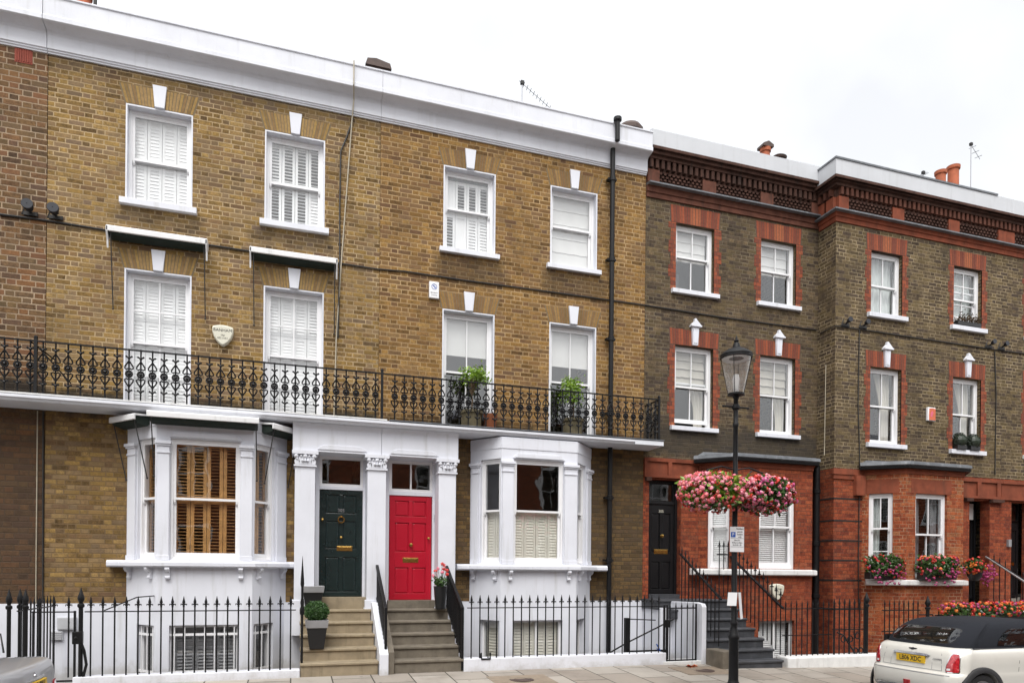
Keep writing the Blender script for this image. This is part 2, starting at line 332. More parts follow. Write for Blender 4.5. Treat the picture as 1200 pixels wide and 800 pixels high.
SOOT = (.035, .03, .026); ALG = (.05, .05, .04)
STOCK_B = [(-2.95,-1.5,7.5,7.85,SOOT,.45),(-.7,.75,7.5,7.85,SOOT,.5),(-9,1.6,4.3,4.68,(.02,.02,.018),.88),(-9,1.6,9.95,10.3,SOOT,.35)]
M = dict(
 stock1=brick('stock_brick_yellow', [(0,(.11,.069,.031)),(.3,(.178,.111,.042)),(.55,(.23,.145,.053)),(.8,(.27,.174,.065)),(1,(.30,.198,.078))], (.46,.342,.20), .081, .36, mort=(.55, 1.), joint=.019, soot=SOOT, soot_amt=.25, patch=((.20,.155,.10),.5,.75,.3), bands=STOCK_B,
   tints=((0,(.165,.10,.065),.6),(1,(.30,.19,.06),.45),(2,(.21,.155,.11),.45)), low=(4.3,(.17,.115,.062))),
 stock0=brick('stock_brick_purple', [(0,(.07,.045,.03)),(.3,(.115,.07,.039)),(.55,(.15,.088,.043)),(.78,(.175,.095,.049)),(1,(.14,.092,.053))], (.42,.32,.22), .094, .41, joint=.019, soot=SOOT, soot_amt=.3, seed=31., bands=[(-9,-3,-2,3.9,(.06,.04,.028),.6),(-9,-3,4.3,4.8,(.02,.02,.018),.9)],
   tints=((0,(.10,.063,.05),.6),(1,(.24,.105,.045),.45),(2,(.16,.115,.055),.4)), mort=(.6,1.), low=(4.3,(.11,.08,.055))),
 stock2=brick('stock_brick_brown', [(0,(.112,.064,.027)),(.3,(.175,.100,.037)),(.55,(.225,.129,.046)),(.8,(.265,.155,.055)),(1,(.29,.177,.065))], (.46,.32,.17), .084, .38, mort=(.55, 1.), joint=.018, soot=SOOT, soot_amt=.25, seed=77.,
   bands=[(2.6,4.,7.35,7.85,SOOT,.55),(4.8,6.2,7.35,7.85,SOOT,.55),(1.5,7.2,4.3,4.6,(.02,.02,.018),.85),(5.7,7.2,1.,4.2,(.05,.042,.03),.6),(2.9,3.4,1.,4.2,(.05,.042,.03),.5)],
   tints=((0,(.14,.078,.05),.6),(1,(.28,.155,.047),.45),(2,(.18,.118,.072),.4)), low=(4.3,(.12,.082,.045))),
 dark3=brick('dark_stock_brick', [(0,(.058,.043,.031)),(.3,(.082,.060,.041)),(.6,(.106,.077,.050)),(.85,(.13,.094,.058)),(1,(.152,.11,.064))], (.21,.17,.115), .081, .36, soot=SOOT, soot_amt=.45, seed=11., joint=.016,
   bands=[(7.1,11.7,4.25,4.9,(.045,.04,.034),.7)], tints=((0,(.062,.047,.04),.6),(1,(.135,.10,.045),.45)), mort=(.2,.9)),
 dark4=brick('dark_stock_brick_pointed', [(0,(.062,.046,.032)),(.3,(.09,.066,.043)),(.6,(.116,.086,.052)),(.85,(.142,.106,.06)),(1,(.162,.12,.067))], (.36,.285,.18), .081, .36, soot=SOOT, soot_amt=.5, seed=5., joint=.017,
   tints=((0,(.07,.052,.043),.6),(1,(.15,.11,.048),.45)), mort=(.08,1.)),
 red=brick('red_brick', [(0,(.16,.041,.025)),(.25,(.215,.052,.027)),(.55,(.255,.062,.030)),(.85,(.29,.078,.036)),(1,(.23,.075,.043))], (.11,.06,.045), .081, .36, soot=(.06,.03,.024), soot_amt=.4, seed=3., joint=.011),
 redwarm=brick('orange_red_brick', [(0,(.21,.054,.027)),(.4,(.275,.071,.031)),(.8,(.33,.10,.041)),(1,(.29,.125,.06))], (.40,.26,.165), .081, .36, soot=(.06,.035,.028), soot_amt=.35, seed=9., joint=.014, mort=(.05,.9)),
 redsoot=plain('sooty_rubbed_brick', (.135,.055,.037), .88, .25, 5., .4, spec=.2, grime=(.04,.028,.024), streak=.6),
 metalw=plain('white_parapet_sheet', (.56,.575,.60), .55, .05, 1.2, .08, spec=.4, grime=(.38,.38,.38), streak=.3),
 redflat=plain('rubbed_red_brick', (.24,.066,.034), .85, .22, 4., .3, spec=.25, grime=(.09,.045,.03), streak=.55),
 reddark=plain('sooty_red_brick', (.085,.043,.032), .88, .3, 5., .4, spec=.2, grime=(.025,.02,.018), streak=.7),
 gauged=island('gauged_brick', [(.28,.17,.055),(.34,.22,.075),(.17,.105,.042),(.38,.25,.10),(.23,.14,.06),(.31,.20,.085)]),
 gauged2=island('gauged_brick_brown', [(.26,.145,.045),(.32,.19,.065),(.15,.088,.036),(.35,.215,.08),(.21,.12,.05)]),
 gaugedred=island('gauged_red_brick', [(.24,.06,.031),(.30,.078,.036),(.13,.042,.028),(.34,.105,.046),(.26,.068,.033),(.18,.05,.03)]),
 jointy=plain('lime_joint', (.19,.145,.085), .9, .15, 9.),
 jointr=plain('red_joint', (.105,.062,.045), .9, .15, 9.),
 opp=brick('opposite_brick', [(0,(.16,.055,.03)),(.5,(.30,.09,.045)),(1,(.36,.13,.07))], (.28,.22,.17), seed=19.),
 stucco=plain('white_stucco', (.715,.73,.785), .62, .05, 1.1, .12, spec=.35, grime=(.42,.42,.40), streak=.38, splash=(.34,.32,.28)),
 stuccod=plain('weathered_white_stucco', (.71,.725,.775), .7, .05, 1.6, .15, spec=.3, grime=(.45,.45,.44), streak=.30),
 gloss=plain('white_gloss_paint', (.82,.82,.83), .32, .02, 3., 0., spec=.5, grime=(.6,.59,.56), streak=.15),
 cream=plain('cream_paint', (.78,.75,.66), .4, .03, 3.),
 shutter=plain('white_shutter_paint', (.86,.86,.86), .4, .02, 3.),
 shutterc=plain('cream_shutter_paint', (.80,.77,.67), .4, .02, 3.),
 pine=plain('varnished_pine', (.56,.30,.105), .4, .2, 8., coat=.2),
 lead=plain('lead_sheet', (.15,.16,.175), .45, .2, 4., .15, metal=.2, grime=(.4,.41,.43), streak=.4),
 black=plain('black_iron_paint', (.008,.008,.009), .45, .2, 12., .25, spec=.28),
 blackdoor=plain('black_door_paint', (.009,.009,.010), .35, .1, 3., spec=.35),
 green=plain('dark_green_door_paint', (.012,.024,.024), .22, .1, 3., coat=.3),
 reddoor=plain('red_door_paint', (.42,.007,.024), .3, .05, 2.5, coat=.12),
 brass=plain('brass', (.65,.42,.12), .25, .1, 20., metal=1.),
 chrome=plain('chrome', (.75,.76,.78), .12, .03, 10., metal=1.),
 steel=plain('brushed_steel', (.48,.48,.49), .35, .08, 30., metal=.9),
 stone=plain('york_stone_step', (.31,.25,.165), .8, .15, 5., .35, grime=(.12,.095,.055), streak=.6),
 stone2=plain('grey_brown_step', (.175,.15,.115), .8, .2, 5., .35, grime=(.08,.068,.05), streak=.6),
 slate=plain('slate_step', (.055,.058,.066), .6, .25, 5., .3, grime=(.11,.11,.115), streak=.4),
 chipped=plain('flaking_white_paint', (.72,.72,.71), .75, .07, 6., .5, grime=(.33,.31,.28), streak=.6),
 canvas=plain('dark_green_canvas', (.012,.022,.016), .85, .15, 14.),
 awn=plain('awning_white_metal', (.74,.74,.74), .35, .03, 3., grime=(.35,.36,.33), streak=.5),
 pot=plain('orange_chimney_pot', (.42,.115,.05), .8, .15, 6., .2),
 rust=plain('dark_cowl', (.09,.06,.05), .7, .2, 8.),
 planter=plain('black_plastic_planter', (.014,.014,.015), .4, .1, 6.),
 rim=plain('grey_metal_rim', (.36,.36,.37), .4, .08, 5., metal=.3),
 urn=plain('mossy_stone_pot', (.20,.17,.10), .85, .25, 9., .3),
 terra=plain('terracotta', (.36,.12,.05), .8, .15, 8.),
 bark=plain('bark', (.10,.065,.035), .9, .2, 20., .4),
 soil=plain('soil', (.03,.02,.013), .95, .2, 30., .4),
 room=plain('room_wall', (.20,.18,.155), .9, .05, 1.),
 dark=plain('dark_recess', (.02,.019,.018), .9, .1, 3.),
 blind=plain('white_blind_cloth', (.74,.735,.72), .8, .02, 4., .1),
 blindg=plain('greige_blind_cloth', (.52,.49,.43), .85, .05, 4., .1),
 curtain=plain('cream_curtain', (.70,.67,.60), .85, .03, 4.),
 net=plain('pale_curtain', (.66,.70,.68), .85, .04, 4.),
 ink=plain('black_ink', (.015,.015,.018), .6, .0, 4.),
 blue=plain('blue_plastic', (.02,.10,.42), .45, .1, 8.),
 signw=plain('white_sign_plate', (.80,.80,.81), .35, .02, 6.),
 boxw=plain('cream_alarm_box', (.66,.64,.53), .4, .05, 8., grime=(.35,.33,.25), streak=.4),
 orange=plain('orange_red_plastic', (.62,.14,.06), .45, .1, 10.),
 grey=plain('grey_plastic', (.25,.25,.26), .5, .1, 6.),
 flood=plain('floodlight_black', (.015,.017,.024), .4, .1, 9.),
 cable=plain('black_cable', (.018,.017,.016), .6, .1, 9.),
 cableg=plain('pale_cable', (.42,.37,.28), .6, .1, 9.),
 wire=plain('galvanised_rod', (.42,.42,.44), .4, .1, 12., metal=.7),
 vent=plain('terracotta_vent', (.30,.07,.045), .85, .15, 10.),
 tin=plain('meter_box_grey', (.52,.53,.55), .5, .05, 9.),
 leafg=leaf('leaf_bright', [(.17,.30,.02),(.26,.42,.03),(.11,.22,.02),(.33,.50,.05)]),
 leafd=leaf('leaf_mid', [(.035,.09,.018),(.06,.14,.025),(.08,.17,.03),(.03,.07,.015)]),
 leafb=leaf('leaf_box', [(.03,.085,.02),(.05,.125,.025),(.075,.17,.035)]),
 pinks=leaf('petal_pink', [(.88,.22,.32),(.92,.36,.44),(.85,.13,.24),(.94,.56,.60)]),
 salmon=leaf('petal_salmon', [(.88,.20,.20),(.92,.34,.30),(.85,.12,.14)]),
 reds=leaf('petal_red', [(.72,.025,.02),(.80,.06,.02),(.60,.015,.03)]),
 magenta=leaf('petal_magenta', [(.80,.09,.36),(.86,.24,.52),(.72,.05,.26),(.90,.44,.64)]),
 petunia=leaf('petal_petunia', [(.36,.014,.12),(.46,.03,.18),(.27,.008,.085)]),
 orangef=leaf('petal_orange', [(.85,.16,.02),(.85,.25,.03)]),
 pane=glass('window_glass', boost=1.75, wav=.006), lampglass=glass('lantern_glass', (.97,.97,.97), 1.6, .001, .22), carglass=glass('car_glass', (.42,.45,.45), 2.4, .001),
 litter=plain('orange_wrapper', (.65,.22,.10), .5, .3, 30.),
)
# ------------------------------------------------------------------ windows, doors and dressings
YW = 13.2
FW = Fr(0, YW)                        # main building line of the older terrace
def slats(mb, fr, u0, u1, z0, z1, d, pitch=.055, tilt=25., w=.064):
    n = max(1, int((z1-z0)/pitch)); p = (z1-z0)/n; a = R(tilt); hz = w/2*cos(a); hd = w/2*sin(a)
    for k in range(n):
        z = z0+(k+.5)*p; t = .004
        mb.hexa([fr(u0,d-hd-t,z+hz-t),fr(u1,d-hd-t,z+hz-t),fr(u1,d+hd-t,z-hz-t),fr(u0,d+hd-t,z-hz-t),
                 fr(u0,d-hd+t,z+hz+t),fr(u1,d-hd+t,z+hz+t),fr(u1,d+hd+t,z-hz+t),fr(u0,d+hd+t,z-hz+t)])
def shutters(win, fr, u0, u1, z0, z1, d, n, tiers, m, tilts=None, st=.045):
    """louvred shutter leaves; tiers = z splits; tilts[i][j] = slat tilt of leaf j in tier i (None = shut panel)"""
    mb = MB(); w = (u1-u0)/n; zz = [z0]+list(tiers)+[z1]
    for i in range(len(zz)-1):
        for j in range(n):
            a, b, c, e = u0+j*w+.004, u0+(j+1)*w-.004, zz[i]+.004, zz[i+1]-.004
            mb.fbox(fr, a, a+st, d-.015, d+.015, c, e); mb.fbox(fr, b-st, b, d-.015, d+.015, c, e)
            mb.fbox(fr, a+st, b-st, d-.014, d+.014, c, c+.06); mb.fbox(fr, a+st, b-st, d-.014, d+.014, e-.06, e)
            t = 14. if tilts is None else tilts[i][j]
            if t is None: mb.fbox(fr, a+st, b-st, d-.006, d+.004, c+.06, e-.06)
            else: slats(mb, fr, a+st, b-st, c+.06, e-.06, d, tilt=t)
    mb.build('shutter', m, win)
def roman(win, fr, u0, u1, z0, z1, d, m, folds=3, sag=.012):
    mb = MB(); pr = []; n = 10; w = random.random()
    for k in range(folds):
        a = z1-(z1-z0)*k/folds; b = z1-(z1-z0)*(k+1)/folds
        pr += [(0., a), (sag*.4, a-(a-b)*.3), (sag, b+.02), (sag*1.5, b+.004), (-.012, b)]
    P = []
    for i in range(n+1):
        u = u0+(u1-u0)*i/n
        P.append([fr(u, d+o+.004*sin(i*1.7+w*6+z*9), z+.006*sin(i*2.3+w*9)*(1 if z < z1-.05 else 0)) for o, z in pr])
    k = len(pr)
    mb.add([q for r in P for q in r], [(i*k+t, (i+1)*k+t, (i+1)*k+t+1, i*k+t+1) for i in range(n) for t in range(k-1)])
    mb.build('blind', m, win, smooth=True)
def roller(win, fr, u0, u1, z0, z1, d, m):
    mb = MB(); mb.fbox(fr, u0, u1, d-.003, d, z0, z1); mb.fbox(fr, u0, u1, d-.010, d+.006, z0-.025, z0)
    mb.build('blind', m, win)
def curtain(win, fr, u0, u1, z0, z1, d, m, tie=0., waves=5):
    """gathered cloth; tie narrows it towards the bottom on the side away from u0"""
    mb = MB(); nu, nz = waves*8, 14; V = []
    for j in range(nz+1):
        t = j/nz; z = z1-(z1-z0)*t; k = 1-tie*math.sin(min(1, t*1.3)*pi/2)
        for i in range(nu+1):
            s = i/nu; V.append(fr(u0+(u1-u0)*s*k, d+.03*sin(2*pi*waves*s+.8*sin(3*t))+.008*sin(17*s+5*t), z))
    mb.add(V, [(j*(nu+1)+i, j*(nu+1)+i+1, (j+1)*(nu+1)+i+1, (j+1)*(nu+1)+i) for j in range(nz) for i in range(nu)])
    mb.build('curtain', m, win, smooth=True)
def sill(win, fr, u0, u1, z0, z1, m, over=.08, d=.085, back=.12):
    mb = MB(); mb.prism([(-back, z1+.03), (d, z1), (d, z0), (-back, z0)], lambda o, z, t: fr(t, o, z), u0-over, u1+over)
    mb.build('sill', m, win, bevel=.005)
def keystone(win, fr, u, z0, z1, m, w0=.075, w1=.11, d=.05):
    mb = MB(); mb.prism([(u-w0, z0), (u+w0, z0), (u+w1, z1), (u-w1, z1)], lambda a, z, t: fr(a, t, z), .0, d)
    mb.build('keystone', m, win, bevel=.004)
def pediment_key(win, fr, u, z0, z1, m):
    mb = MB(); h = z1-z0
    mb.prism([(u-.062, z0), (u+.062, z0), (u+.088, z0+h*.68), (u-.088, z0+h*.68)], lambda a, z, t: fr(a, t, z), 0, .055)
    mb.prism([(u-.045, z0+.04), (u+.045, z0+.04), (u+.066, z0+h*.62), (u-.066, z0+h*.62)], lambda a, z, t: fr(a, t, z), .055, .068)
    mb.fbox(fr, u-.13, u+.13, 0, .10, z0+h*.68, z0+h*.74)
    mb.prism([(u-.125, z0+h*.74), (u+.125, z0+h*.74), (u, z0+h*.96)], lambda a, z, t: fr(a, t, z), 0, .085)
    mb.prism([(u-.03, z0+h*.93), (u+.03, z0+h*.93), (u+.02, z1), (u-.02, z1)], lambda a, z, t: fr(a, t, z), 0, .06)
    mb.build('keystone', m, win)
def flat_arch(win, fr, u0, u1, z0, h, m, joint, gap=.085, flare=.28, n=9):
    mb = MB(); c = (u0+u1)/2
    if joint: 
        bk = MB(); bk.prism([(u0-.02, z0), (u1+.02, z0), (u1+flare*h*1.0+.02, z0+h), (u0-flare*h*1.0-.02, z0+h)], lambda a, z, t: fr(a, t, z), -.01, .0025)
    for sgn in (-1, 1):
        mb = MB()
        L = (u1-u0)/2-gap
        for k in range(n):
            a0, a1 = gap+L*k/n+.0055, gap+L*(k+1)/n-.0055
            f = lambda a: a*(1+flare*h/((u1-u0)/2)*1.0)
            mb.prism([(c+sgn*a0, z0+.004), (c+sgn*a1, z0+.004), (c+sgn*f(a1), z0+h*(1-.03*random.random())), (c+sgn*f(a0), z0+h*(1-.03*random.random()))][::sgn], lambda a, z, t: fr(a, t, z), 0, .005+.002*random.random())
        mb.build('flat_arch', m, win)
    if joint: bk.build('arch_joint', joint, win)

def sash(rt, fr, u0, u1, z0, z1, rev=.13, line=True, top=(1, 1), bot=(1, 1), meet=None, m=None, lm=None, raise_low=0., name='window', horns=True, box=.05, bottom=.085):
    """a sliding sash window in the opening u0..u1, z0..z1 of plane fr; returns the part (its mesh is the frame)"""
    m = m or M['gloss']; mb = MB(); d = -rev; mid = meet if meet else (z0+z1)/2+.01
    if line:                                                     # painted reveal
        l = MB(); t = .022
        l.fbox(fr, u0-.002, u0+t, d-.14, .004, z0, z1+.002); l.fbox(fr, u1-t, u1+.002, d-.14, .004, z0, z1+.002)
        l.fbox(fr, u0+t, u1-t, d-.14, .004, z1-t, z1+.002)
        a, b, e = u0+t, u1-t, z1-t
    else: a, b, e = u0, u1, z1
    mb.fbox(fr, a, a+box, d-.13, d, z0, e); mb.fbox(fr, b-box, b, d-.13, d, z0, e); mb.fbox(fr, a+box, b-box, d-.13, d, e-box, e)
    mb.prism([(d-.13, z0+.05), (d+.015, z0+.028), (d+.015, z0), (d-.13, z0)], lambda o, z, t: fr(t, o, z), a+box, b-box)
    A, B = a+box, b-box; s = .042; pn = MB()
    def leafsash(za, zb, dd, rails, bars, foot):
        mb.fbox(fr, A, A+s, dd-.04, dd, za, zb); mb.fbox(fr, B-s, B, dd-.04, dd, za, zb)
        mb.fbox(fr, A+s, B-s, dd-.04, dd, zb-rails, zb); mb.fbox(fr, A+s, B-s, dd-.04, dd, za, za+foot)
        ga, gb, gc, ge = A+s, B-s, za+foot, zb-rails
        for i in range(1, bars[0]):
            u = ga+(gb-ga)*i/bars[0]; mb.fbox(fr, u-.011, u+.011, dd-.034, dd-.004, gc, ge)
        for i in range(1, bars[1]):
            z = gc+(ge-gc)*i/bars[1]; mb.fbox(fr, ga, gb, dd-.035, dd-.005, z-.010, z+.010)
        pn.fbox(fr, ga, gb, dd-.024, dd-.020, gc, ge)
    leafsash(mid-.02, e-box, d-.015, .05, top, .038)
    leafsash(z0+.03+raise_low, mid+.018+raise_low, d-.062, .038, bot, bottom)
    if horns:
        for u in (A, B-s): mb.prism([(d-.055, mid-.02), (d-.015, mid-.02), (d-.02, mid-.06), (d-.035, mid-.085), (d-.055, mid-.09)], lambda o, z, t: fr(t, o, z), u+.004, u+s-.004)
    w = mb.build(name, m, rt)
    if line: l.build('reveal', lm or M['stucco'], w)
    pn.build('pane', M['pane'], w)
    return w
def fixed(rt, fr, u0, u1, z0, z1, d, bars=(1, 1), m=None, name='fanlight', fw=.05):
    m = m or M['gloss']; mb = MB()
    mb.fbox(fr, u0, u0+fw, d-.06, d, z0, z1); mb.fbox(fr, u1-fw, u1, d-.06, d, z0, z1)
    mb.fbox(fr, u0+fw, u1-fw, d-.06, d, z0, z0+fw); mb.fbox(fr, u0+fw, u1-fw, d-.06, d, z1-fw, z1)
    for i in range(1, bars[0]):
        u = u0+(u1-u0)*i/bars[0]; mb.fbox(fr, u-.016, u+.016, d-.05, d-.008, z0+fw, z1-fw)
    w = mb.build(name, m, rt); p = MB(); p.fbox(fr, u0+fw, u1-fw, d-.032, d-.028, z0+fw, z1-fw); p.build('pane', M['pane'], w); return w
def panel_door(rt, fr, u0, u1, z0, z1, d, m, rows, label=None, two=True):
    """panelled door; rows = z bounds of panel rows as fractions"""
    mb = MB(); w = u1-u0; h = z1-z0
    mb.fbox(fr, u0, u1, d-.05, d-.022, z0, z1)
    us = [u0, u0+.13*w, u0+.46*w, u0+.54*w, u0+.87*w, u1]
    zs = [z0]+[z0+h*q for r in rows for q in r]+[z1]
    mb.fbox(fr, us[0], us[1], d-.022, d, z0, z1); mb.fbox(fr, us[4], us[5], d-.022, d, z0, z1)
    for i in range(0, len(zs), 2): mb.fbox(fr, us[1], us[4], d-.022, d, zs[i], zs[i+1])
    for r in rows:
        a, b = z0+h*r[0], z0+h*r[1]
        mb.fbox(fr, us[2], us[3], d-.022, d, a, b)
        for (p, q) in ((us[1], us[2]), (us[3], us[4])):
            i = .035; o = .028
            mb.hexa([fr(p+.01,d-.022,a+.01),fr(p+.01,d-.022,b-.01),fr(q-.01,d-.022,b-.01),fr(q-.01,d-.022,a+.01),
                     fr(p+i,d-.008,a+o),fr(p+i,d-.008,b-o),fr(q-i,d-.008,b-o),fr(q-i,d-.008,a+o)][4:]+[fr(p+.01,d-.022,a+.01),fr(p+.01,d-.022,b-.01),fr(q-.01,d-.022,b-.01),fr(q-.01,d-.022,a+.01)])
    return mb.build('door', m, rt, bevel=.004, label=label)
def knob(dr, fr, u, z, d, r=.03, name='knob'):
    mb = MB(); c = fr(u, d, z); pr = [(r*.9, 0), (r*.9, .008), (r*.4, .012), (r*.45, .03), (r, .045), (r*.9, .06), (.004, .066)]
    n = 14; vs = []
    for (q, dd) in pr:
        for k in range(n): vs.append(fr(u+q*cos(2*pi*k/n), d+dd, z+q*sin(2*pi*k/n)))
    fs = [(i*n+k, i*n+(k+1) % n, (i+1)*n+(k+1) % n, (i+1)*n+k) for i in range(len(pr)-1) for k in range(n)]+[list(range((len(pr)-1)*n, len(pr)*n))]
    mb.add(vs, fs).build(name, M['brass'], dr, smooth=True)
def letterbox(dr, fr, u, z, d, w=.26, h=.085):
    mb = MB(); mb.fbox(fr, u-w/2, u+w/2, d, d+.006, z-h/2, z+h/2); mb.fbox(fr, u-w/2+.02, u+w/2-.02, d+.006, d+.013, z-h/2+.018, z+h/2-.015)
    mb.build('letter_plate', M['brass'], dr, bevel=.003)
def ring(mb, fr, u, z, d, r, t, n=16):
    mb.tube([fr(u+r*cos(2*pi*k/n), d, z+r*sin(2*pi*k/n)) for k in range(n+1)], t, 6, False)

def shell(rt, x0, x1, yw, zt, floors, m, side=(True, True), back=17.8, room=True):
    """side and rear walls, flat roof, and the rooms' floors and back wall"""
    mb = MB()
    if side[0]: mb.box(x0+.002, x0+.2, yw+.252, back, -2, zt)
    if side[1]: mb.box(x1-.2, x1-.002, yw+.252, back, -2, zt)
    mb.box(x0+.2, x1-.2, back-.25, back, -2, zt)
    mb.build('party_wall', m, rt)
    rf = MB(); rf.box(x0+.005, x1-.005, yw+.3, back+.1, zt, zt+.15); rf.build('roof', M['lead'], rt)
    r = MB()
    for f in floors: r.box(x0+.21, x1-.21, yw+.3, back-.26, f-.25, f)
    r.box(x0+.21, x1-.21, yw+3.2, yw+3.3, -1.9, zt-.02)
    r.build('room', M['room'], rt)
def bay_frames(x0, c0, c1, x1, dep, yw=YW):
    return (Fr(x0, yw, c0-x0, -dep), Fr(c0, yw-dep), Fr(c1, yw-dep, x1-c1, dep)), (math.hypot(c0-x0, dep), c1-c0, math.hypot(x1-c1, dep))
# ------------------------------------------------------------------ the older terrace: white cornice, balcony
CORN = [(0., 10.16), (.03, 10.16), (.03, 10.185), (.05, 10.19), (.05, 10.215), (.07, 10.22), (.07, 10.44), (.085, 10.475), (.12, 10.495), (.28, 10.515), (.30, 10.53), (.30, 10.60), (.28, 10.62), (.28, 10.905), (.30, 10.915), (.30, 10.94), (.05, 10.96), (0., 10.96)]
def cornice(rt, x0, x1):
    mb = MB(); mb.sweep(CORN, [(x0, YW), (x1, YW)]); mb.build('cornice', M['stuccod'], rt)
def wedges(W, k): pass

HW = {'A': 1.04}
# --- house furthest left
h0 = root('terraced_house', (-6.5, YW, 0), 'purple brown brick house at the left end with floodlights on its wall', 'house', 'houses of the terrace')
holes = [(-7.4,-6.36,7.97,9.6), (-7.4,-6.36,4.4,6.8), (-7.5,-6.4,1.2,3.8)]
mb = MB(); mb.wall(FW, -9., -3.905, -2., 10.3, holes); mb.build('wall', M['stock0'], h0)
mb = MB(); mb.fbox(FW, -9., -3.90, 0, .03, -2., 1.105); mb.build('basement_wall', M['stucco'], h0)
cornice(h0, -9., -3.905)
for k, (u0, u1, z0, z1) in enumerate(holes):
    w = sash(h0, FW, u0, u1, z0, z1); sill(w, FW, u0, u1, z0-.1, z0, M['stucco'])
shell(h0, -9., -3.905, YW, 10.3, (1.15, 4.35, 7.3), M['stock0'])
mb = MB(); mb.fbox(FW, -4.37, -4.12, 0, .006, 9.93, 10.17)
for k in range(7): mb.fbox(FW, -4.355+k*.033, -4.338+k*.033, .006, .016, 9.95, 10.15)
mb.build('air_brick', M['vent'], h0)

def bay_white(rt, x0, c0, c1, x1, wc, wl, wr, shelf, zb=(.76, -.55), ent=4.27, center_bars=(1, 1)):
    """a canted white bay; wc = centre opening, wl, wr = openings of the slanted sides measured along them"""
    frs, L = bay_frames(x0, c0, c1, x1, .6)
    mb = MB(); op = [(wl, 1.855, 3.86), (wc, 1.855, 3.86), (wr, 1.855, 3.86)]
    for i, f in enumerate(frs):
        (a, b), z0, z1 = op[i]
        off = c0 if i == 1 else 0
        a, b = a-off, b-off
        base = [(a, b, zb[1], zb[0])]
        mb.wall(f, 0, L[i], -2., 1.73, base, .16)
        mb.wall(f, 0, L[i], 1.8, ent, [(a, b, z0, z1)], .14)
    mb.plan([(x0+.02,YW),(c0+.02,YW-.58),(c1-.02,YW-.58),(x1-.02,YW)], ent-.06, ent-.002)
    bay = mb.build('bay', M['stucco'], rt)
    sh = MB()
    sh.sweep([(-.1,1.72),(.09,1.72),(.12,1.745),(.12,1.80),(.09,1.835),(-.1,1.84)], [(x0-shelf, YW-.10), (x0-.02, YW-.10), (c0, YW-.6), (c1, YW-.6), (x1+.02, YW-.10), (x1+shelf, YW-.10)])
    sh.build('shelf', M['stucco'], bay)
    def bracket(f, u):
        br = MB(); br.prism([(0,1.72),(.105,1.72),(.11,1.69),(.085,1.65),(.05,1.63),(.045,1.58),(.06,1.555),(.05,1.53),(.02,1.525),(0,1.54)], lambda o, z, t: f(t, o, z), u-.035, u+.035); br.build('bracket', M['stucco'], bay)
    for u in (.12, L[0]-.12): bracket(frs[0], u)
    for u in (.18, L[1]-.18): bracket(frs[1], u)
    for u in (.12, L[2]-.12): bracket(frs[2], u)
    pl = MB()
    def pilaster(f, a, b, cap=True):
        pl.fbox(f, a, b, 0, .035, 1.84, 3.60); pl.fbox(f, a-.012, b+.012, 0, .048, 1.84, 1.92)
        pl.fbox(f, a-.008, b+.008, 0, .05, 3.60, 3.63); pl.fbox(f, a, b, 0, .038, 3.63, 3.72)
        pl.fbox(f, a-.018, b+.018, 0, .06, 3.72, 3.75); pl.fbox(f, a-.032, b+.032, 0, .08, 3.75, 3.80)
    pilaster(frs[1], .012, wc[0]-c0-.012); pilaster(frs[1], wc[1]-c0+.012, L[1]-.012)
    pilaster(frs[0], .05, wl[0]-.03); pilaster(frs[2], wr[1]+.04, L[2]-.05)
    for f, l in zip(frs, L):
        pl.fbox(f, .0, l, 0, .012, 4.05, ent-.01)
    # shallow cut-corner panel above each opening
    for f, (a, b) in ((frs[1], (wc[0]-c0-.02, wc[1]-c0+.02)),):
        pl.prism([(a,3.875),(b,3.875),(b,3.89),(b-.1,3.98),(a+.1,3.98),(a,3.89)], lambda u, z, t: f(u, t, z), 0, .02)
        pl.prism([(a+.05,3.885),(b-.05,3.885),(b-.05,3.895),(b-.12,3.96),(a+.12,3.96),(a+.05,3.895)], lambda u, z, t: f(u, t, z), .02, .028)
    pl.build('pilaster', M['stucco'], bay, bevel=.004)
    W = []
    for i, f in enumerate(frs):
        (a, b), z0, z1 = op[i]; off = c0 if i == 1 else 0; a, b = a-off, b-off
        w = sash(rt, f, a+.002, b-.002, z0, z1-.002, rev=.05, line=False, meet=2.87, box=.035)
        bw = fixed(rt, f, a, b, zb[1], zb[0], -.10, name='basement_window', fw=.045, bars=(2 if i == 1 else 1, 1))
        W.append((w, bw, f, a, b))
    return W, bay

# --- house with the green door
h1 = root('terraced_house', (-1.2, YW, 0), 'yellow brick house with dark green front door and folded awnings over its windows', 'house', 'houses of the terrace')
bayhole1 = (-2.5, -.3, -2., 4.2)
win1 = [(-2.75, -1.71), (-.52, .52)]
holes = [(a, b, 7.97, 9.6) for a, b in win1]+[(a, b, 4.38, 6.8) for a, b in win1]+[bayhole1, (.42, 1.30, .9, 3.84), (1.70, 2.0, .9, 3.84)]
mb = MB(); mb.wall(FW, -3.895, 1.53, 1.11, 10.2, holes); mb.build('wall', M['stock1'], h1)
mb = MB(); mb.wall(FW, -3.895, 1.53, -2., 1.105, [bayhole1, (.42, 1.30, .9, 1.2)], d=.03, t=.28); mb.build('basement_wall', M['stucco'], h1)
cornice(h1, -3.895, 1.53)
shell(h1, -3.895, 1.53, YW, 10.3, (1.15, 4.35, 7.3), M['stock1'])
for k, (a, b) in enumerate(win1):
    w = sash(h1, FW, a, b, 7.97, 9.6, meet=8.75); sill(w, FW, a, b, 7.87, 7.97, M['stucco'])
    keystone(w, FW, (a+b)/2, 9.605, 9.98, M['stucco']); flat_arch(w, FW, a, b, 9.605, .33, M['gauged'], M['jointy'])
    shutters(w, FW, a+.05, b-.05, 8.0, 9.56, -.262, 4, (8.78,), M['shutter'], [[16]*4, [12]*4] if k == 0 else [[62, 66, 58, 20], [40, 52, 55, 60]])
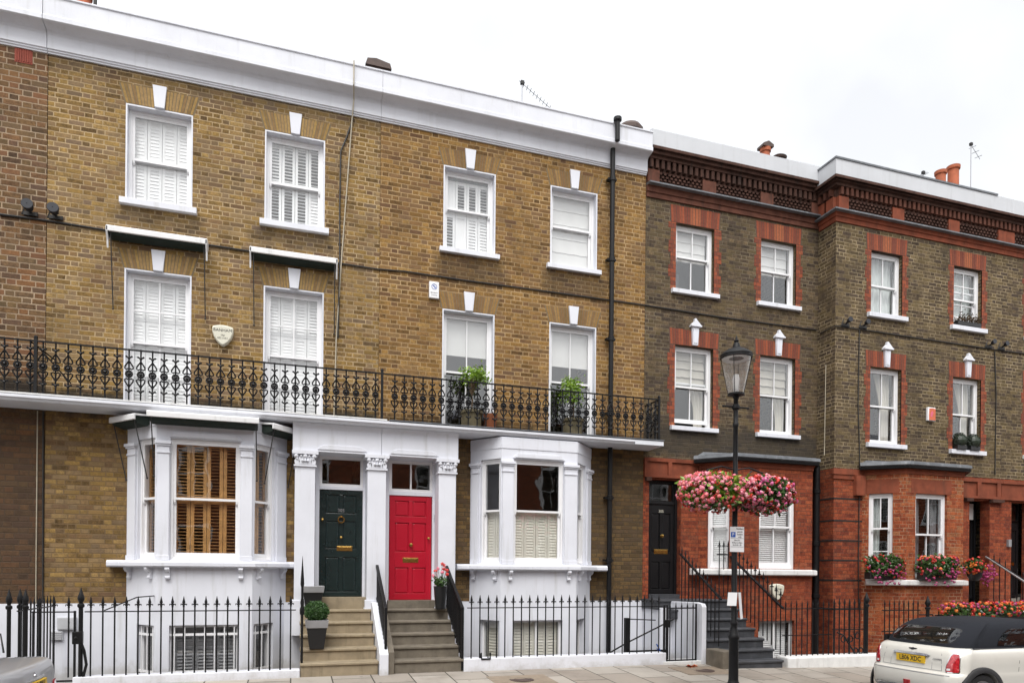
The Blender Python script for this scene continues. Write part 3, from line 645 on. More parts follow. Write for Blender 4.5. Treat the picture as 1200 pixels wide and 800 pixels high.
for k, (a, b) in enumerate(win1):
    w = sash(h1, FW, a, b, 4.40, 6.8, top=(2, 2), bot=(2, 2), meet=5.60, name='french_window')
    keystone(w, FW, (a+b)/2, 6.805, 7.16, M['stucco']); flat_arch(w, FW, a, b, 6.805, .33, M['gauged'], M['jointy'])
    shutters(w, FW, a+.05, b-.05, 4.42, 6.76, -.262, 4, (5.2, 6.0), M['shutter'], [[12, 15, 14, 12], [12]*4, [16, 12, 18, 26]])
W, bay1 = bay_white(h1, -2.68, -2.13, -.64, -.10, (-1.925, -.845), (.30, .77), (.04, .50), .26)
for i, (w, bw, f, a, b) in enumerate(W):
    if i == 1:
        shutters(w, f, a+.03, b-.03, 1.9, 3.82, -.20, 4, (2.86,), M['pine'], [[80, 76, 82, 80], [70, 64, 84, 76]], st=.055)
    else:
        shutters(w, f, a+.03, b-.03, 1.9, 3.82, -.20, 2, (2.86,), M['pine'], [[84, 84], [82, 84]])
    g = MB()                                                      # white bars over the basement lights
    n = 7 if i == 1 else 3
    for k in range(n): u = a+(b-a)*(k+.5)/n; g.tube([f(u, -.04, -.5), f(u, -.04, .74)], .011, 6)
    for z in (-.02, .60): g.fbox(f, a, b, -.06, -.045, z-.02, z+.02)
    g.build('window_bars', M['gloss'], bw)
    shutters(bw, f, a+.05, b-.05, -.5, .72, -.22, 3 if i == 1 else 1, (.4,), M['grey'], [[40]*3, [45]*3])
w = fixed(h1, FW, .47, 1.26, 3.24, 3.79, .05)
GL = .055
d1 = panel_door(h1, FW, .485, 1.245, 1.21, 3.18, GL, M['green'], ((.045, .37), (.45, .71), (.78, .955)), 'dark green panelled door with brass letter plate')
letterbox(d1, FW, .93, 2.10, GL, .28, .09)
knob(d1, FW, .865, 2.30, GL, .024); knob(d1, FW, .53, 2.62, GL, .022)
mb = MB(); ring(mb, FW, .865, 2.63, GL+.03, .055, .012); mb.fbox(FW, .845, .885, GL, GL+.04, 2.67, 2.70); mb.build('knocker', M['brass'], d1, smooth=True)
letters('305', .085, 'door_number', M['steel'], d1, FW, .865, GL+.001, 2.80)
mb = MB()
for (u0, u1) in ((.40, .475), (1.255, 1.32)): mb.fbox(FW, u0, u1, -.1, .07, 1.2, 3.84)
mb.fbox(FW, .475, 1.255, -.1, .075, 3.18, 3.24); mb.fbox(FW, .475, 1.255, -.1, .07, 3.79, 3.84)
mb.build('door_frame', M['stucco'], h1, bevel=.005)
def porch_pilaster(rt, u0, u1, z0):
    mb = MB(); D = .45
    mb.fbox(FW, u0, u1, 0, D, z0, 3.53); mb.fbox(FW, u0-.03, u1+.03, 0, D+.03, z0-.02, z0+.12); mb.fbox(FW, u0-.045, u1+.04, 0, D+.04, z0-.5, z0-.02)
    p = mb.build('porch_pilaster', M['stucco'], rt, bevel=.006)
    c = MB(); c.fbox(FW, u0-.02, u1+.02, 0, D+.03, 3.525, 3.555); c.fbox(FW, u0+.005, u1-.005, 0, D+.005, 3.555, 3.74); c.fbox(FW, u0-.05, u1+.05, 0, D+.06, 3.74, 3.80)
    w = u1-u0
    for k in range(5):                                            # carved leaves
        u = u0+w*(.1+.2*k); h = .06+.05*(k % 2)
        c.prism([(u-.035,3.56),(u+.035,3.56),(u+.045,3.56+h),(u+.02,3.60+h),(u-.02,3.60+h),(u-.045,3.56+h)], lambda a, z, t: FW(a, t, z), D, D+.028)
        c.ball(FW(u, D+.032, 3.595+h), .022, 7, 4)
    for u in (u0+.02, u1-.02, u0+w/2): c.ball(FW(u, D+.025, 3.705), .042, 9, 5)
    for k in range(3): c.ball(FW(u0+w/2+(k-1)*.045, D+.04, 3.625), .024, 7, 4)
    c.build('capital', M['stucco'], p)
porch_pilaster(h1, .04, .385, 1.04); porch_pilaster(h1, 1.30, 1.635, 1.04)
mb = MB()
mb.fbox(FW, .0, 1.545, 0, .45, 3.80, 4.287); mb.prism([(.45,4.20),(.47,4.25),(.53,4.287),(.45,4.287)], lambda o, q, t: FW(t, o, q), .0, 1.545)
mb.prism([(.42,3.84),(1.29,3.84),(1.24,3.90),(1.16,3.93),(.55,3.93),(.47,3.90)], lambda a, z, t: FW(a, t, z), .45, .465)
mb.build('porch_entablature', M['stucco'], h1, bevel=.006)

# --- house with the red door
h2 = root('terraced_house', (4.3, YW, 0), 'brown brick house with bright red front door between white pilasters', 'house', 'houses of the terrace')
win2 = [(2.75, 3.80), (4.97, 6.01)]
bayhole2 = (3.55, 5.7, -2., 4.2)
holes = [(a, b, 7.97, 9.58) for a, b in win2]+[(a, b, 4.38, 6.79) for a, b in win2]+[bayhole2, (1.68, 2.64, .9, 3.82)]
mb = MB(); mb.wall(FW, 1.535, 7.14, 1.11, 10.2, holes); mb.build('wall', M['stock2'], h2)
mb = MB(); mb.wall(FW, 1.535, 7.14, -2., 1.105, [bayhole2, (1.68, 2.64, .9, 1.2)], d=.03, t=.28); mb.build('basement_wall', M['stucco'], h2)
cornice(h2, 1.535, 7.14)
shell(h2, 1.535, 7.14, YW, 10.3, (1.15, 4.35, 7.3), M['stock2'])
for k, (a, b) in enumerate(win2):
    w = sash(h2, FW, a, b, 7.97, 9.58, meet=8.83); sill(w, FW, a, b, 7.88, 7.97, M['stucco'])
    keystone(w, FW, (a+b)/2, 9.585, 9.96, M['stucco']); flat_arch(w, FW, a, b, 9.585, .33, M['gauged2'], M['jointy'])
    if k == 0: shutters(w, FW, a+.06, b-.06, 8.05, 9.45, -.27, 4, (8.78,), M['shutter'], [[55, None, 24, 22], [None, 60, 62, 60]])
    else: roman(w, FW, a+.06, b-.06, 8.06, 9.52, -.255, M['blind'], 5, .008)
for k, (a, b) in enumerate(win2):
    w = sash(h2, FW, a, b, 4.40, 6.79, top=(2, 1), bot=(2, 1), meet=5.62, name='french_window')
    keystone(w, FW, (a+b)/2, 6.795, 7.16, M['stucco']); flat_arch(w, FW, a, b, 6.795, .33, M['gauged2'], M['jointy'])
    roller(w, FW, a+.08, b-.08, 6.0, 6.72, -.25, M['blind'])
W, bay2 = bay_white(h2, 3.34, 3.80, 5.36, 5.92, (4.045, 5.075), (.25, .73), (.04, .50), .30)
for i, (w, bw, f, a, b) in enumerate(W):
    shutters(w, f, a+.03, b-.03, 1.9, 2.86, -.19, 4 if i == 1 else 2, (), M['shutterc'], [[18]*4])
    shutters(bw, f, a+.05, b-.05, -.5, .72, -.2, 4 if i == 1 else 1, (), M['shutterc'], [[24]*4])
w = fixed(h2, FW, 1.745, 2.57, 3.20, 3.78, .05, (2, 1))
d2 = panel_door(h2, FW, 1.755, 2.56, 1.145, 3.125, GL, M['reddoor'], ((.06, .31), (.46, .74), (.80, .95)), 'bright red panelled front door')
letterbox(d2, FW, 2.16, 1.90, GL, .30, .09); knob(d2, FW, 2.16, 2.19, GL, .034); knob(d2, FW, 2.50, 2.32, GL, .022)
mb = MB()
for (u0, u1) in ((1.66, 1.745), (2.57, 2.65)): mb.fbox(FW, u0, u1, -.1, .07, 1.14, 3.84)
mb.fbox(FW, 1.745, 2.57, -.1, .075, 3.125, 3.20); mb.fbox(FW, 1.745, 2.57, -.1, .07, 3.78, 3.84)
mb.build('door_frame', M['stucco'], h2, bevel=.005)
porch_pilaster(h2, 2.615, 2.945, 1.04)
mb = MB(); mb.fbox(FW, 2.615, 2.65, .07, .11, 2.62, 2.78); mb.build('intercom', M['grey'], h2, bevel=.004)
mb = MB()
mb.fbox(FW, 1.55, 2.985, 0, .45, 3.80, 4.287); mb.prism([(.45,4.20),(.47,4.25),(.53,4.287),(.45,4.287)], lambda o, q, t: FW(t, o, q), 1.55, 2.985)
mb.prism([(1.71,3.84),(2.61,3.84),(2.56,3.90),(2.48,3.93),(1.84,3.93),(1.76,3.90)], lambda a, z, t: FW(a, t, z), .45, .465)
mb.build('porch_entablature', M['stucco'], h2, bevel=.006)

# ------------------------------------------------------------------ the later brick houses
def dentil_cornice(rt, path, z0, z1, zs, seed=1):
    """path = plan line; zs: string bottom, string top, frieze top, dentil top, cornice top, parapet top"""
    b0, b1, f1, dt, ct, pt = zs
    mb = MB(); mb.sweep([(0,b0),(.035,b0),(.035,b0+.1),(.06,b0+.11),(.06,b1-.06),(.10,b1-.04),(0,b1-.02)], path); mb.build('string_course', M['redflat'] if seed else M['redsoot'], rt)
    mb = MB(); mb.sweep([(0,b1-.03),(.10,b1-.045),(.17,b1-.03),(.17,b1),(0,b1+.03)], path); mb.build('drip_mould', M['lead'], rt)
    mb = MB(); mb.sweep([(0,dt),(.13,dt),(.13,dt+.06),(.19,dt+.07),(.19,dt+.14),(.25,ct-.06),(.25,ct),(0,ct+.02)], path); mb.build('brick_cornice', M['reddark'], rt)
    mb = MB(); mb.sweep([(0,ct-.01),(.21,ct+.003),(.21,pt),(-.05,pt+.03)], path); mb.build('parapet', M['metalw'], rt)
    dn, pc, bk, rl = MB(), MB(), MB(), MB()
    for (a, b) in zip(path[:-1], path[1:]):
        L = math.hypot(b[0]-a[0], b[1]-a[1]); f = Fr(a[0], a[1], b[0]-a[0], b[1]-a[1])
        n = int(L/.135)
        for k in range(n):
            u = (k+.5)*L/n; dn.fbox(f, u-.036, u+.036, .03, .115, f1+.01, dt-.002)
        bk.fbox(f, 0, L, -.02, .03, f1-.02, dt)
        # pierced frieze: brick lattice of staggered blocks between piers
        np_ = max(1, round(L/1.68)); e = .2
        for q in range(np_+1):
            u = min(max(L*q/np_, e*.5), L-e*.5); pc = MB(); pc.fbox(f, u-.17 if q else 0, u+.17 if q < np_ else L, 0, .085, b1+.028, f1-.021); pc.build('frieze_pier', M['redflat'] if seed else M['redsoot'], rt)
        for q in range(np_):
            u0, u1 = L*q/np_+.18, L*(q+1)/np_-.18
            rows = 4; hh = (f1-.03-b1-.03)/rows
            for r in range(rows):
                k = 0; u = u0+(.0 if r % 2 else .05)
                while u < u1-.03:
                    rl.fbox(f, u, min(u+.055, u1), .0, .07, b1+.03+r*hh, b1+.03+(r+.62)*hh); u += .105
                rl.fbox(f, u0, u1, 0, .055, b1+.03+(r+.62)*hh, b1+.03+(r+1)*hh-.004) if r == rows-1 else None
    dn.build('dentil', M['redsoot'] if seed else M['reddark'], rt); bk.build('dentil_band', M['reddark'], rt)
    rl.build('pierced_frieze', M['reddark'], rt)

def red_surround(win, fr, u0, u1, z0, z1, zt, w=.13, sooty=0):
    random.seed(int(u0*100))
    for s in (0, 1):                                              # toothed jambs, course by course
        mb = MB(); z = z0; k = s
        bk = MB(); bk.fbox(fr, *((u0-w+.01, u0) if s == 0 else (u1, u1+w-.01)), -.02, .0025, z0, z1); bk.build('jamb_joint', M['jointr'], win)
        while z < z1-.01:
            h = min(.088, z1-z); ww = w+(.05 if (k//3) % 2 else -.002)+random.uniform(-.006, .006); cut = ww*(.36 if k % 2 else .66)
            for a, b in ((0, cut-.005), (cut+.005, ww)):
                mb.fbox(fr, *((u0-b, u0-a) if s == 0 else (u1+a, u1+b)), -.02, .004+random.uniform(0, .002), z+.005, z+h-.005)
            z += h; k += 1
        mb.build('brick_jamb', M['gaugedred'], win)
    flat_arch(win, fr, u0-w*.9, u1+w*.9, z1+.002, zt-z1, M['gaugedred'], M['jointr'], 0.002, .06, 9)
def red_window(rt, fr, u0, u1, z0, z1, key, zs=.09, top=(2, 1), bot=(2, 1), zt=None, **k):
    w = sash(rt, fr, u0, u1, z0, z1, rev=.10, line=False, top=top, bot=bot, box=.055, **k)
    sill(w, fr, u0, u1, z0-zs, z0, M['stucco'], over=.11)
    red_surround(w, fr, u0, u1, z0, z1, zt or z1+.38)
    if key: pediment_key(w, fr, (u0+u1)/2, z1+.02, z1+.60, M['stucco'])
    return w

h3 = root('brick_house', (9.4, YW, 0), 'dark brick house with red brick window surrounds and a black front door', 'house', 'brick houses with red dressings')
U3 = [(7.88, 8.84), (10.07, 11.03)]
door3 = (7.28, 8.06, 1.1, 3.71)
bh3 = (8.75, 11.2, -2, 4.1)
holes = [(a, b, 7.84, 9.29) for a, b in U3]+[(a, b, 4.88, 6.65) for a, b in U3]
mb = MB(); mb.wall(FW, 7.145, 11.68, 4.12, 10., holes); mb.build('wall', M['dark3'], h3)
mb = MB(); mb.wall(FW, 7.145, 11.68, -2., 4.115, [door3, bh3]); mb.build('red_brick_wall', M['red'], h3)
mb = MB(); mb.box(7.146, 7.418, 12.44, YW-.004, -2., .985); mb.build('area_wall', M['stucco'], h3)
mb = MB(); mb.wall(FW, 7.145, 11.68, 10.005, 10.7, []); mb.build('brick_frieze', M['reddark'], h3)
dentil_cornice(h3, [(7.15, YW), (11.66, YW)], 0, 0, (9.72, 9.99, 10.31, 10.5, 10.70, 11.06), seed=0)
shell(h3, 7.145, 11.68, YW, 10.6, (1.15, 4.4, 7.35), M['dark3'])
for k, (a, b) in enumerate(U3):
    w = red_window(h3, FW, a, b, 7.84, 9.29, False, bot=(2, 1), meet=8.62)
    roman(w, FW, a+.08, b-.08, 8.58, 9.22, -.25, M['blind'], 3)
    mb = MB(); mb.fbox(FW, a+.07, (a+b)/2+.12, -.9, -.87, 7.9, 8.6); mb.build('mirror_back', M['grey'], w)
for k, (a, b) in enumerate(U3):
    w = red_window(h3, FW, a, b, 4.88, 6.65, True, bot=(2, 1), meet=5.78, raise_low=.09 if k == 0 else 0., zt=7.0)
    roman(w, FW, a+.08, b-.08, 5.84, 6.58, -.25, M['blindg'], 4, .02)
    curtain(w, FW, b-.06, b-.42, 4.9, 5.9, -.33, M['curtain'], .35, 3)
# red panelled band over the door
mb = MB(); mb.fbox(FW, 7.15, 8.56, 0, .05, 3.74, 3.80); mb.fbox(FW, 7.15, 8.56, 0, .05, 4.08, 4.16)
for u in (7.15, 7.72, 8.48): mb.fbox(FW, u, u+.09, 0, .05, 3.80, 4.08)
mb.fbox(FW, 7.24, 8.48, 0, .012, 3.80, 4.08)
mb.build('door_lintel', M['redflat'], h3, bevel=.004)
d3 = panel_door(h3, FW, 7.36, 8.0, 1.24, 3.19, -.18, M['blackdoor'], ((.05, .36), (.47, .90)))
letterbox(d3, FW, 7.68, 2.16, -.18, .34, .10); knob(d3, FW, 7.69, 2.50, -.18, .036)
letters('305', .085, 'door_number', M['boxw'], d3, FW, 7.68, -.179, 3.04)
fixed(h3, FW, 7.36, 8.0, 3.24, 3.66, -.18, m=M['blackdoor'], fw=.03)
mb = MB()
for (u0, u1) in ((7.285, 7.36), (8.0, 8.055)): mb.fbox(FW, u0, u1, -.24, -.14, 1.2, 3.70)
mb.fbox(FW, 7.36, 8.0, -.24, -.15, 3.19, 3.24); mb.fbox(FW, 7.36, 8.0, -.24, -.15, 3.66, 3.70)
mb.build('door_frame', M['blackdoor'], h3, bevel=.004)
mb = MB(); mb.fbox(FW, 7.18, 7.30, .0, .09, 3.66, 3.74); mb.fbox(FW, 8.04, 8.18, 0, .09, 3.66, 3.74); mb.build('door_corbel', M['reddark'], h3)
# its canted bay
def bay_red(rt, x0, c0, c1, x1, dep, yw, wc, wl, z0, z1, zt, base, roofz, sillz, wr=None, redm='red'):
    frs, L = bay_frames(x0, c0, c1, x1, dep, yw)
    mb = MB()
    hs = [[(wl[0], wl[1], z0, z1)], [(wc[0]-c0, wc[1]-c0, z0, z1), (wc[0]-c0, wc[1]-c0, base[0], base[1])], [(wr[0], wr[1], z0, z1)] if wr else []]
    for f, l, h in zip(frs, L, hs): mb.wall(f, 0, l, -2., zt, h, .2)
    bay = mb.build('bay', M[redm], rt)
    mb = MB(); pa = [(x0, yw-.0), (c0, yw-dep), (c1, yw-dep), (x1, yw-.0)]
    mb.sweep([(0,zt-.16),(.02,zt-.16),(.02,zt-.09),(.045,zt-.08),(.045,zt-.0),(0,zt+.004)], pa); mb.build('brick_cornice', M['redflat'], bay)
    mb = MB(); pa2 = [(x0-.1, yw-.02)]+pa[1:3]+[(x1+.05, yw-.02)]
    mb.sweep([(-.1,zt+.005),(.13,zt+.005),(.16,zt+.03),(.15,zt+.09),(.06,zt+.12),(-.1,zt+.13)], pa2)
    mb.plan([(x0-.05, yw+.0), (c0, yw-dep+.06), (c1, yw-dep+.06), (x1, yw)], zt+.02, zt+.1)
    gt = MB(); gt.sweep([(0,zt-.05),(.13,zt-.05),(.14,zt+.0),(0,zt+.004)], pa2[0:4]); gt.build('gutter', M['black'], bay)
    mb.hexa([(x0-.1,yw-.02,zt+.1),(c0+.02,yw-dep+.02,zt+.1),(c1,yw-dep+.02,zt+.1),(x1+.03,yw-.02,zt+.1),(x0+.1,yw-.015,roofz),(c0+.15,yw-.1,roofz),(c1-.1,yw-.1,roofz),(x1-.1,yw-.015,roofz)])
    mb.build('bay_roof', M['lead'], bay)
    mb = MB(); mb.sweep([(-.05,sillz-.12),(.09,sillz-.12),(.11,sillz-.10),(.11,sillz-.01),(.09,sillz),(-.05,sillz+.02)], [(x0-.25, yw-.12), (x0-.0, yw-.12), (c0, yw-dep), (c1, yw-dep), (x1+.1, yw-.12)][(0 if x0 < 10 else 1):]); mb.build('bay_sill', M['chipped'], bay, bevel=.006)
    return frs, L, bay
frs, L, bay3 = bay_red(h3, 8.50, 8.99, 10.98, 11.36, .65, YW, (9.59, 10.53), (.20, .68), 1.80, 3.68, 4.14, (-.4, .68), 4.36, 1.78)
w = sash(h3, frs[1], 9.59-8.99, 10.53-8.99, 1.80, 3.68, rev=.06, line=False, top=(2, 1), bot=(2, 1), meet=2.72, bottom=.12)
mb = MB(); slats(mb, frs[1], .66, 1.48, 1.95, 3.6, -.22, .045, 35., .046); mb.build('blind', M['shutter'], w)
w = sash(h3, frs[0], .20, .68, 1.80, 3.68, rev=.06, line=False, top=(1, 1), bot=(1, 1), meet=2.72, bottom=.12)
mb = MB(); slats(mb, frs[0], .26, .62, 1.95, 3.6, -.22, .045, 30., .046); mb.build('blind', M['shutter'], w)
w = fixed(h3, frs[1], .60, 1.54, -.4, .68, -.08, (2, 1), name='basement_window')
mb = MB(); slats(mb, frs[1], .66, 1.48, -.38, .64, -.2, .045, 30., .046); mb.build('blind', M['shutter'], w)

# --- projecting house
Y4 = 12.65; F4 = Fr(0, Y4)
h4 = root('brick_house', (14.2, Y4, 0), 'projecting dark brick house with red brick canted bay and flowers along the bay sill', 'house', 'brick houses with red dressings')
X4, X5 = 11.655, 16.78
U4 = [(12.66, 13.58), (15.17, 16.08)]
ds4 = (15.74, 16.41, .9, 3.55)
holes = [(a, b, 7.72, 9.17) for a, b in U4]+[(a, b, 4.73, 6.49) for a, b in U4]
bh4 = (12.7, 15.0, -2, 4.0)
Fr4 = Fr(X4, YW+.25, 0, -1)                                        # the return wall, seen from the left
def two(mb, z0, z1, h): mb.wall(F4, X4+.0, X5, z0, z1, h); mb.wall(Fr4, 0, YW+.25-Y4-.251, z0, z1, [], .2)
mb = MB(); two(mb, 4.10, 9.9, holes); mb.build('wall', M['dark4'], h4)
mb = MB(); two(mb, -2., 4.095, [ds4, bh4]); mb.build('red_brick_wall', M['red'], h4)
mb = MB(); two(mb, 9.905, 10.55, []); mb.build('brick_frieze', M['reddark'], h4)
dentil_cornice(h4, [(X4, YW-.05), (X4, Y4), (X5, Y4)], 0, 0, (9.66, 9.89, 10.23, 10.41, 10.57, 10.94), seed=1)
mb = MB(); mb.sweep([(-.02,10.94),(.23,10.94),(.23,10.98),(-.02,11.0)], [(X4, YW-.05), (X4, Y4), (16.3, Y4)]); mb.build('parapet_capping', M['lead'], h4)
shell(h4, X4, X5, YW, 10.5, (1.15, 4.3, 7.3), M['dark4'])
for k, (a, b) in enumerate(U4):
    w = red_window(h4, F4, a, b, 7.72, 9.17, False, zs=.1, top=(2, 1) if k == 0 else (2, 2), bot=(2, 1) if k == 0 else (2, 2), meet=8.42, raise_low=0 if k == 0 else .20)
    if k == 0: curtain(w, F4, a+.06, b-.06, 7.74, 9.12, -.3, M['net'], 0., 6)
    else: curtain(w, F4, a+.3, b-.06, 7.74, 9.12, -.3, M['net'], 0., 4)
for k, (a, b) in enumerate(U4):
    w = red_window(h4, F4, a, b, 4.73, 6.49, True, zs=.1, meet=5.62, zt=6.86)
    curtain(w, F4, b-.06, b-.5, 4.75, 6.44, -.32, M['curtain'], .45, 4)
    if k == 0: curtain(w, F4, a+.06, a+.25, 4.75, 6.44, -.32, M['net'], .3, 2)
# red panelled band over its doorway, quoin with dark joints
mb = MB(); mb.fbox(F4, 14.9, X5, 0, .05, 3.58, 3.64); mb.fbox(F4, 14.9, X5, 0, .05, 3.98, 4.06)
for u in (14.95, 15.95, 16.6): mb.fbox(F4, u, u+.12, 0, .05, 3.64, 3.98)
mb.fbox(F4, 14.95, X5, 0, .012, 3.64, 3.98)
mb.build('door_lintel', M['redflat'], h4, bevel=.004)
mb = MB()
for z in (.9, 1.55, 2.0, 2.45, 2.9, 3.4): mb.fbox(F4, X4-.006, 12.46, -.01, .006, z, z+.035); mb.fbox(Fr4, 0, YW+.25-Y4, -.01, .006, z, z+.035)
mb.build('quoin_joint', M['dark'], h4)
mb = MB(); mb.fbox(F4, X4-.03, 12.46, 0, .03, 3.86, 3.96); mb.fbox(F4, X4-.05, 12.46, 0, .05, 3.96, 4.09)
mb.fbox(F4, 12.2, 12.46, .0, .10, 3.5, 3.95); mb.build('quoin_cap', M['redflat'], h4)
frs, L, bay4 = bay_red(h4, 12.46, 13.09, 14.81, 15.3, .60, Y4, (13.38, 14.31), (.14, .62), 1.62, 3.54, 4.13, (-.5, .5), 4.32, 1.58, redm='redwarm')
w = sash(h4, frs[1], 13.38-13.09, 14.31-13.09, 1.62, 3.54, rev=.06, line=False, top=(2, 1), bot=(2, 1), meet=2.62)
curtain(w, frs[1], .36, .66, 1.7, 3.5, -.25, M['grey'], .1, 3); curtain(w, frs[1], 1.16, .95, 1.7, 3.5, -.25, M['grey'], .1, 2)
w = sash(h4, frs[0], .14, .62, 1.62, 3.54, rev=.06, line=False, top=(2, 1), bot=(1, 2), meet=2.75)
curtain(w, frs[0], .2, .4, 1.7, 3.5, -.22, M['net'], .2, 2)
fixed(h4, frs[1], .3, 1.2, -.5, .5, -.08, (2, 1), name='basement_window')
mb = MB()
mb.fbox(Fr(13.38-.13, Y4-.6), 0, 1.19, -.02, .004, 3.545, 3.86); mb.fbox(frs[0], .02, .74, -.02, .004, 3.545, 3.86)
mb.build('rubbed_arch', M['redflat'], bay4)
d4 = panel_door(h4, F4, 15.80, 16.35, 1.12, 3.05, -.40, M['blackdoor'], ((.05, .36), (.47, .90)))
letterbox(d4, F4, 16.07, 2.0, -.40, .3, .08); knob(d4, F4, 15.88, 2.35, -.40, .03)
fixed(h4, F4, 15.80, 16.35, 3.08, 3.52, -.40, m=M['blackdoor'], fw=.03)
mb = MB(); mb.fbox(F4, 15.742, 15.80, -.46, -.36, .9, 3.54); mb.fbox(F4, 16.35, 16.408, -.46, -.36, .9, 3.54); mb.build('door_frame', M['blackdoor'], h4)
mb = MB(); mb.fbox(F4, 15.80, 16.35, -.39, -.385, 3.1, 3.5); mb.build('fanlight_blind', M['blind'], h4)
mb = MB(); mb.fbox(F4, 15.55, 15.76, 0, .10, 3.50, 3.575); mb.fbox(F4, 16.39, X5, 0, .10, 3.50, 3.575); mb.build('door_corbel', M['reddark'], h4)

# --- house at the right edge
h5 = root('brick_house', (19.2, Y4, 0), 'dark brick house at the right edge with a black door beside the brick pier', 'house', 'brick houses with red dressings')
X6 = 22.0
U5 = [(17.62, 18.54), (20.1, 21.0)]
holes = [(a, b, 7.72, 9.17) for a, b in U5]+[(a, b, 4.73, 6.49) for a, b in U5]
ds5 = (17.14, 17.85, .9, 3.55); wn5 = (19.2, 20.9, 1.6, 3.5)
mb = MB(); mb.wall(F4, X5+.005, X6, 4.10, 9.9, holes); mb.build('wall', M['dark4'], h5)
mb = MB(); mb.wall(F4, X5+.005, X6, -2., 4.095, [ds5, wn5]); mb.build('red_brick_wall', M['red'], h5)
mb = MB(); mb.wall(F4, X5+.005, X6, 9.905, 10.55, []); mb.build('brick_frieze', M['reddark'], h5)
dentil_cornice(h5, [(X5+.005, Y4), (X6, Y4)], 0, 0, (9.66, 9.89, 10.23, 10.41, 10.57, 10.94))
shell(h5, X5+.005, X6, Y4, 10.5, (1.15, 4.3, 7.3), M['dark4'])
for (a, b) in U5:
    red_window(h5, F4, a, b, 7.72, 9.17, False); w = red_window(h5, F4, a, b, 4.73, 6.49, True, zt=6.86); curtain(w, F4, a+.06, a+.4, 4.75, 6.44, -.3, M['curtain'], .4, 3)
w = sash(h5, F4, *wn5, rev=.08, line=False, top=(3, 1), bot=(3, 1)); sill(w, F4, wn5[0], wn5[1], 1.5, 1.6, M['stucco'])
d5 = panel_door(h5, F4, 17.2, 17.8, 1.12, 3.05, -.30, M['blackdoor'], ((.05, .36), (.47, .90)))
letterbox(d5, F4, 17.5, 2.0, -.30, .3, .08); knob(d5, F4, 17.27, 2.6, -.30, .03)
fixed(h5, F4, 17.2, 17.8, 3.08, 3.52, -.30, m=M['blackdoor'], fw=.03)
mb = MB(); mb.fbox(F4, X5+.01, X6, 0, .05, 3.58, 3.64); mb.fbox(F4, X5+.01, X6, 0, .05, 3.98, 4.06); mb.fbox(F4, X5+.01, X6, 0, .012, 3.64, 3.98); mb.build('door_lintel', M['redflat'], h5)
mb = MB(); mb.fbox(F4, 16.98, 17.08, 0, .06, 2.42, 2.6); mb.build('entry_phone', M['grey'], h5, bevel=.004)
# ------------------------------------------------------------------ balcony across the first floor
YB = 12.62
bal = root('balcony', (0, YB, 4.3), 'long white balcony slab with ornate black cast iron railing across the fronts', 'balcony')
mb = MB(); mb.sweep([(-.0,4.292),(.57,4.292),(.60,4.30),(.62,4.33),(.65,4.345),(.65,4.385),(.62,4.395),(0,4.40)], [(-9., YW-.004), (7.25-.65, YW-.004)])
mb.plan([(6.60,YW-.004),(6.60,12.55),(7.25,12.55),(7.25,YW-.004)], 4.30, 4.388)
mb.build('slab', M['stuccod'], bal)
mb = MB(); mb.box(-9., 1.62, 12.56, 12.70, 4.402, 4.425); mb.build('coping', M['chipped'], bal)
mb = MB(); mb.box(1.66, 7.26, 12.535, YW-.01, 4.402, 4.418); mb.build('lead_edge', M['lead'], bal)
mb = MB()
mb.box(-6.2, 7.19, YB-.018, YB+.018, 5.245, 5.265); mb.box(7.155, 7.19, YB, YW, 5.245, 5.265)
mb.build('top_rail', M['black'], bal)
def baluster(name, par):
    mb = MB(); f = Fr(0, 0)
    T = lambda pts, r, n=4: mb.tube([(x, 0, z) for x, z in pts], r, n)
    T([(0, 0), (0, .85)], .0125)
    def cr(z, w):                                                # little leaf cross
        for s in (-1, 1):
            mb.tube([(0,0,z), (s*w*.6,-.004,z+.012), (s*w,-.006,z+.035)], [.015,.014,.008], 5); mb.ball((s*w*.95,-.006,z+.02), .018, 5, 3)
        mb.ball((0,-.004,z), .025, 6, 4)
    cr(.70, .042); cr(.155, .042)
    for s in (-1, 1):                                            # onion scrolls above and below the boss
        T([(0,.655), (s*.022,.62), (s*.058,.565), (s*.062,.53), (s*.035,.515), (s*.012,.53)], .0115)
        T([(0,.225), (s*.022,.26), (s*.058,.315), (s*.062,.35), (s*.035,.365), (s*.012,.35)], .0115)
    ring(mb, f, 0, .44, .0, .047, .016, 10); mb.ball((0,0,.44), .03, 6, 4)
    mb.tube([(-.035,0,.49),(.035,0,.49)], .009, 4); mb.tube([(-.035,0,.39),(.035,0,.39)], .009, 4)
    return mb.build(name, M['black'], par, local=True)
n = 0; b0 = baluster('baluster', bal); x = -5.83
while x < 7.12:
    if abs(x+3.86) > .06 and abs(x-1.53) > .06:
        b = b0 if n == 0 else b0.copy()
        if n: C.objects.link(b); b.parent = bal
        b.location = (x, 0, .122); n += 1
    x += .1725
for k in range(3):
    b = b0.copy(); C.objects.link(b); b.parent = bal; b.location = (7.172, .16+.16*k, .122); b.rotation_euler = (0, 0, pi/2)
for x in (-3.86, 1.53, 7.172):
    mb = MB(); mb.box(x-.022, x+.022, YB-.022, YB+.022, 4.42, 5.30); mb.ball((x, YB, 5.315), .03, 8, 5)
    if x < 0: mb.tube([(x, YB, 5.2), (x+.35, YB+.5, 4.75)], .011, 5); mb.tube([(x-.1, YB, 5.26), (x+.2, YB+.25, 5.04)], .012, 5)
    mb.build('post', M['black'], bal)

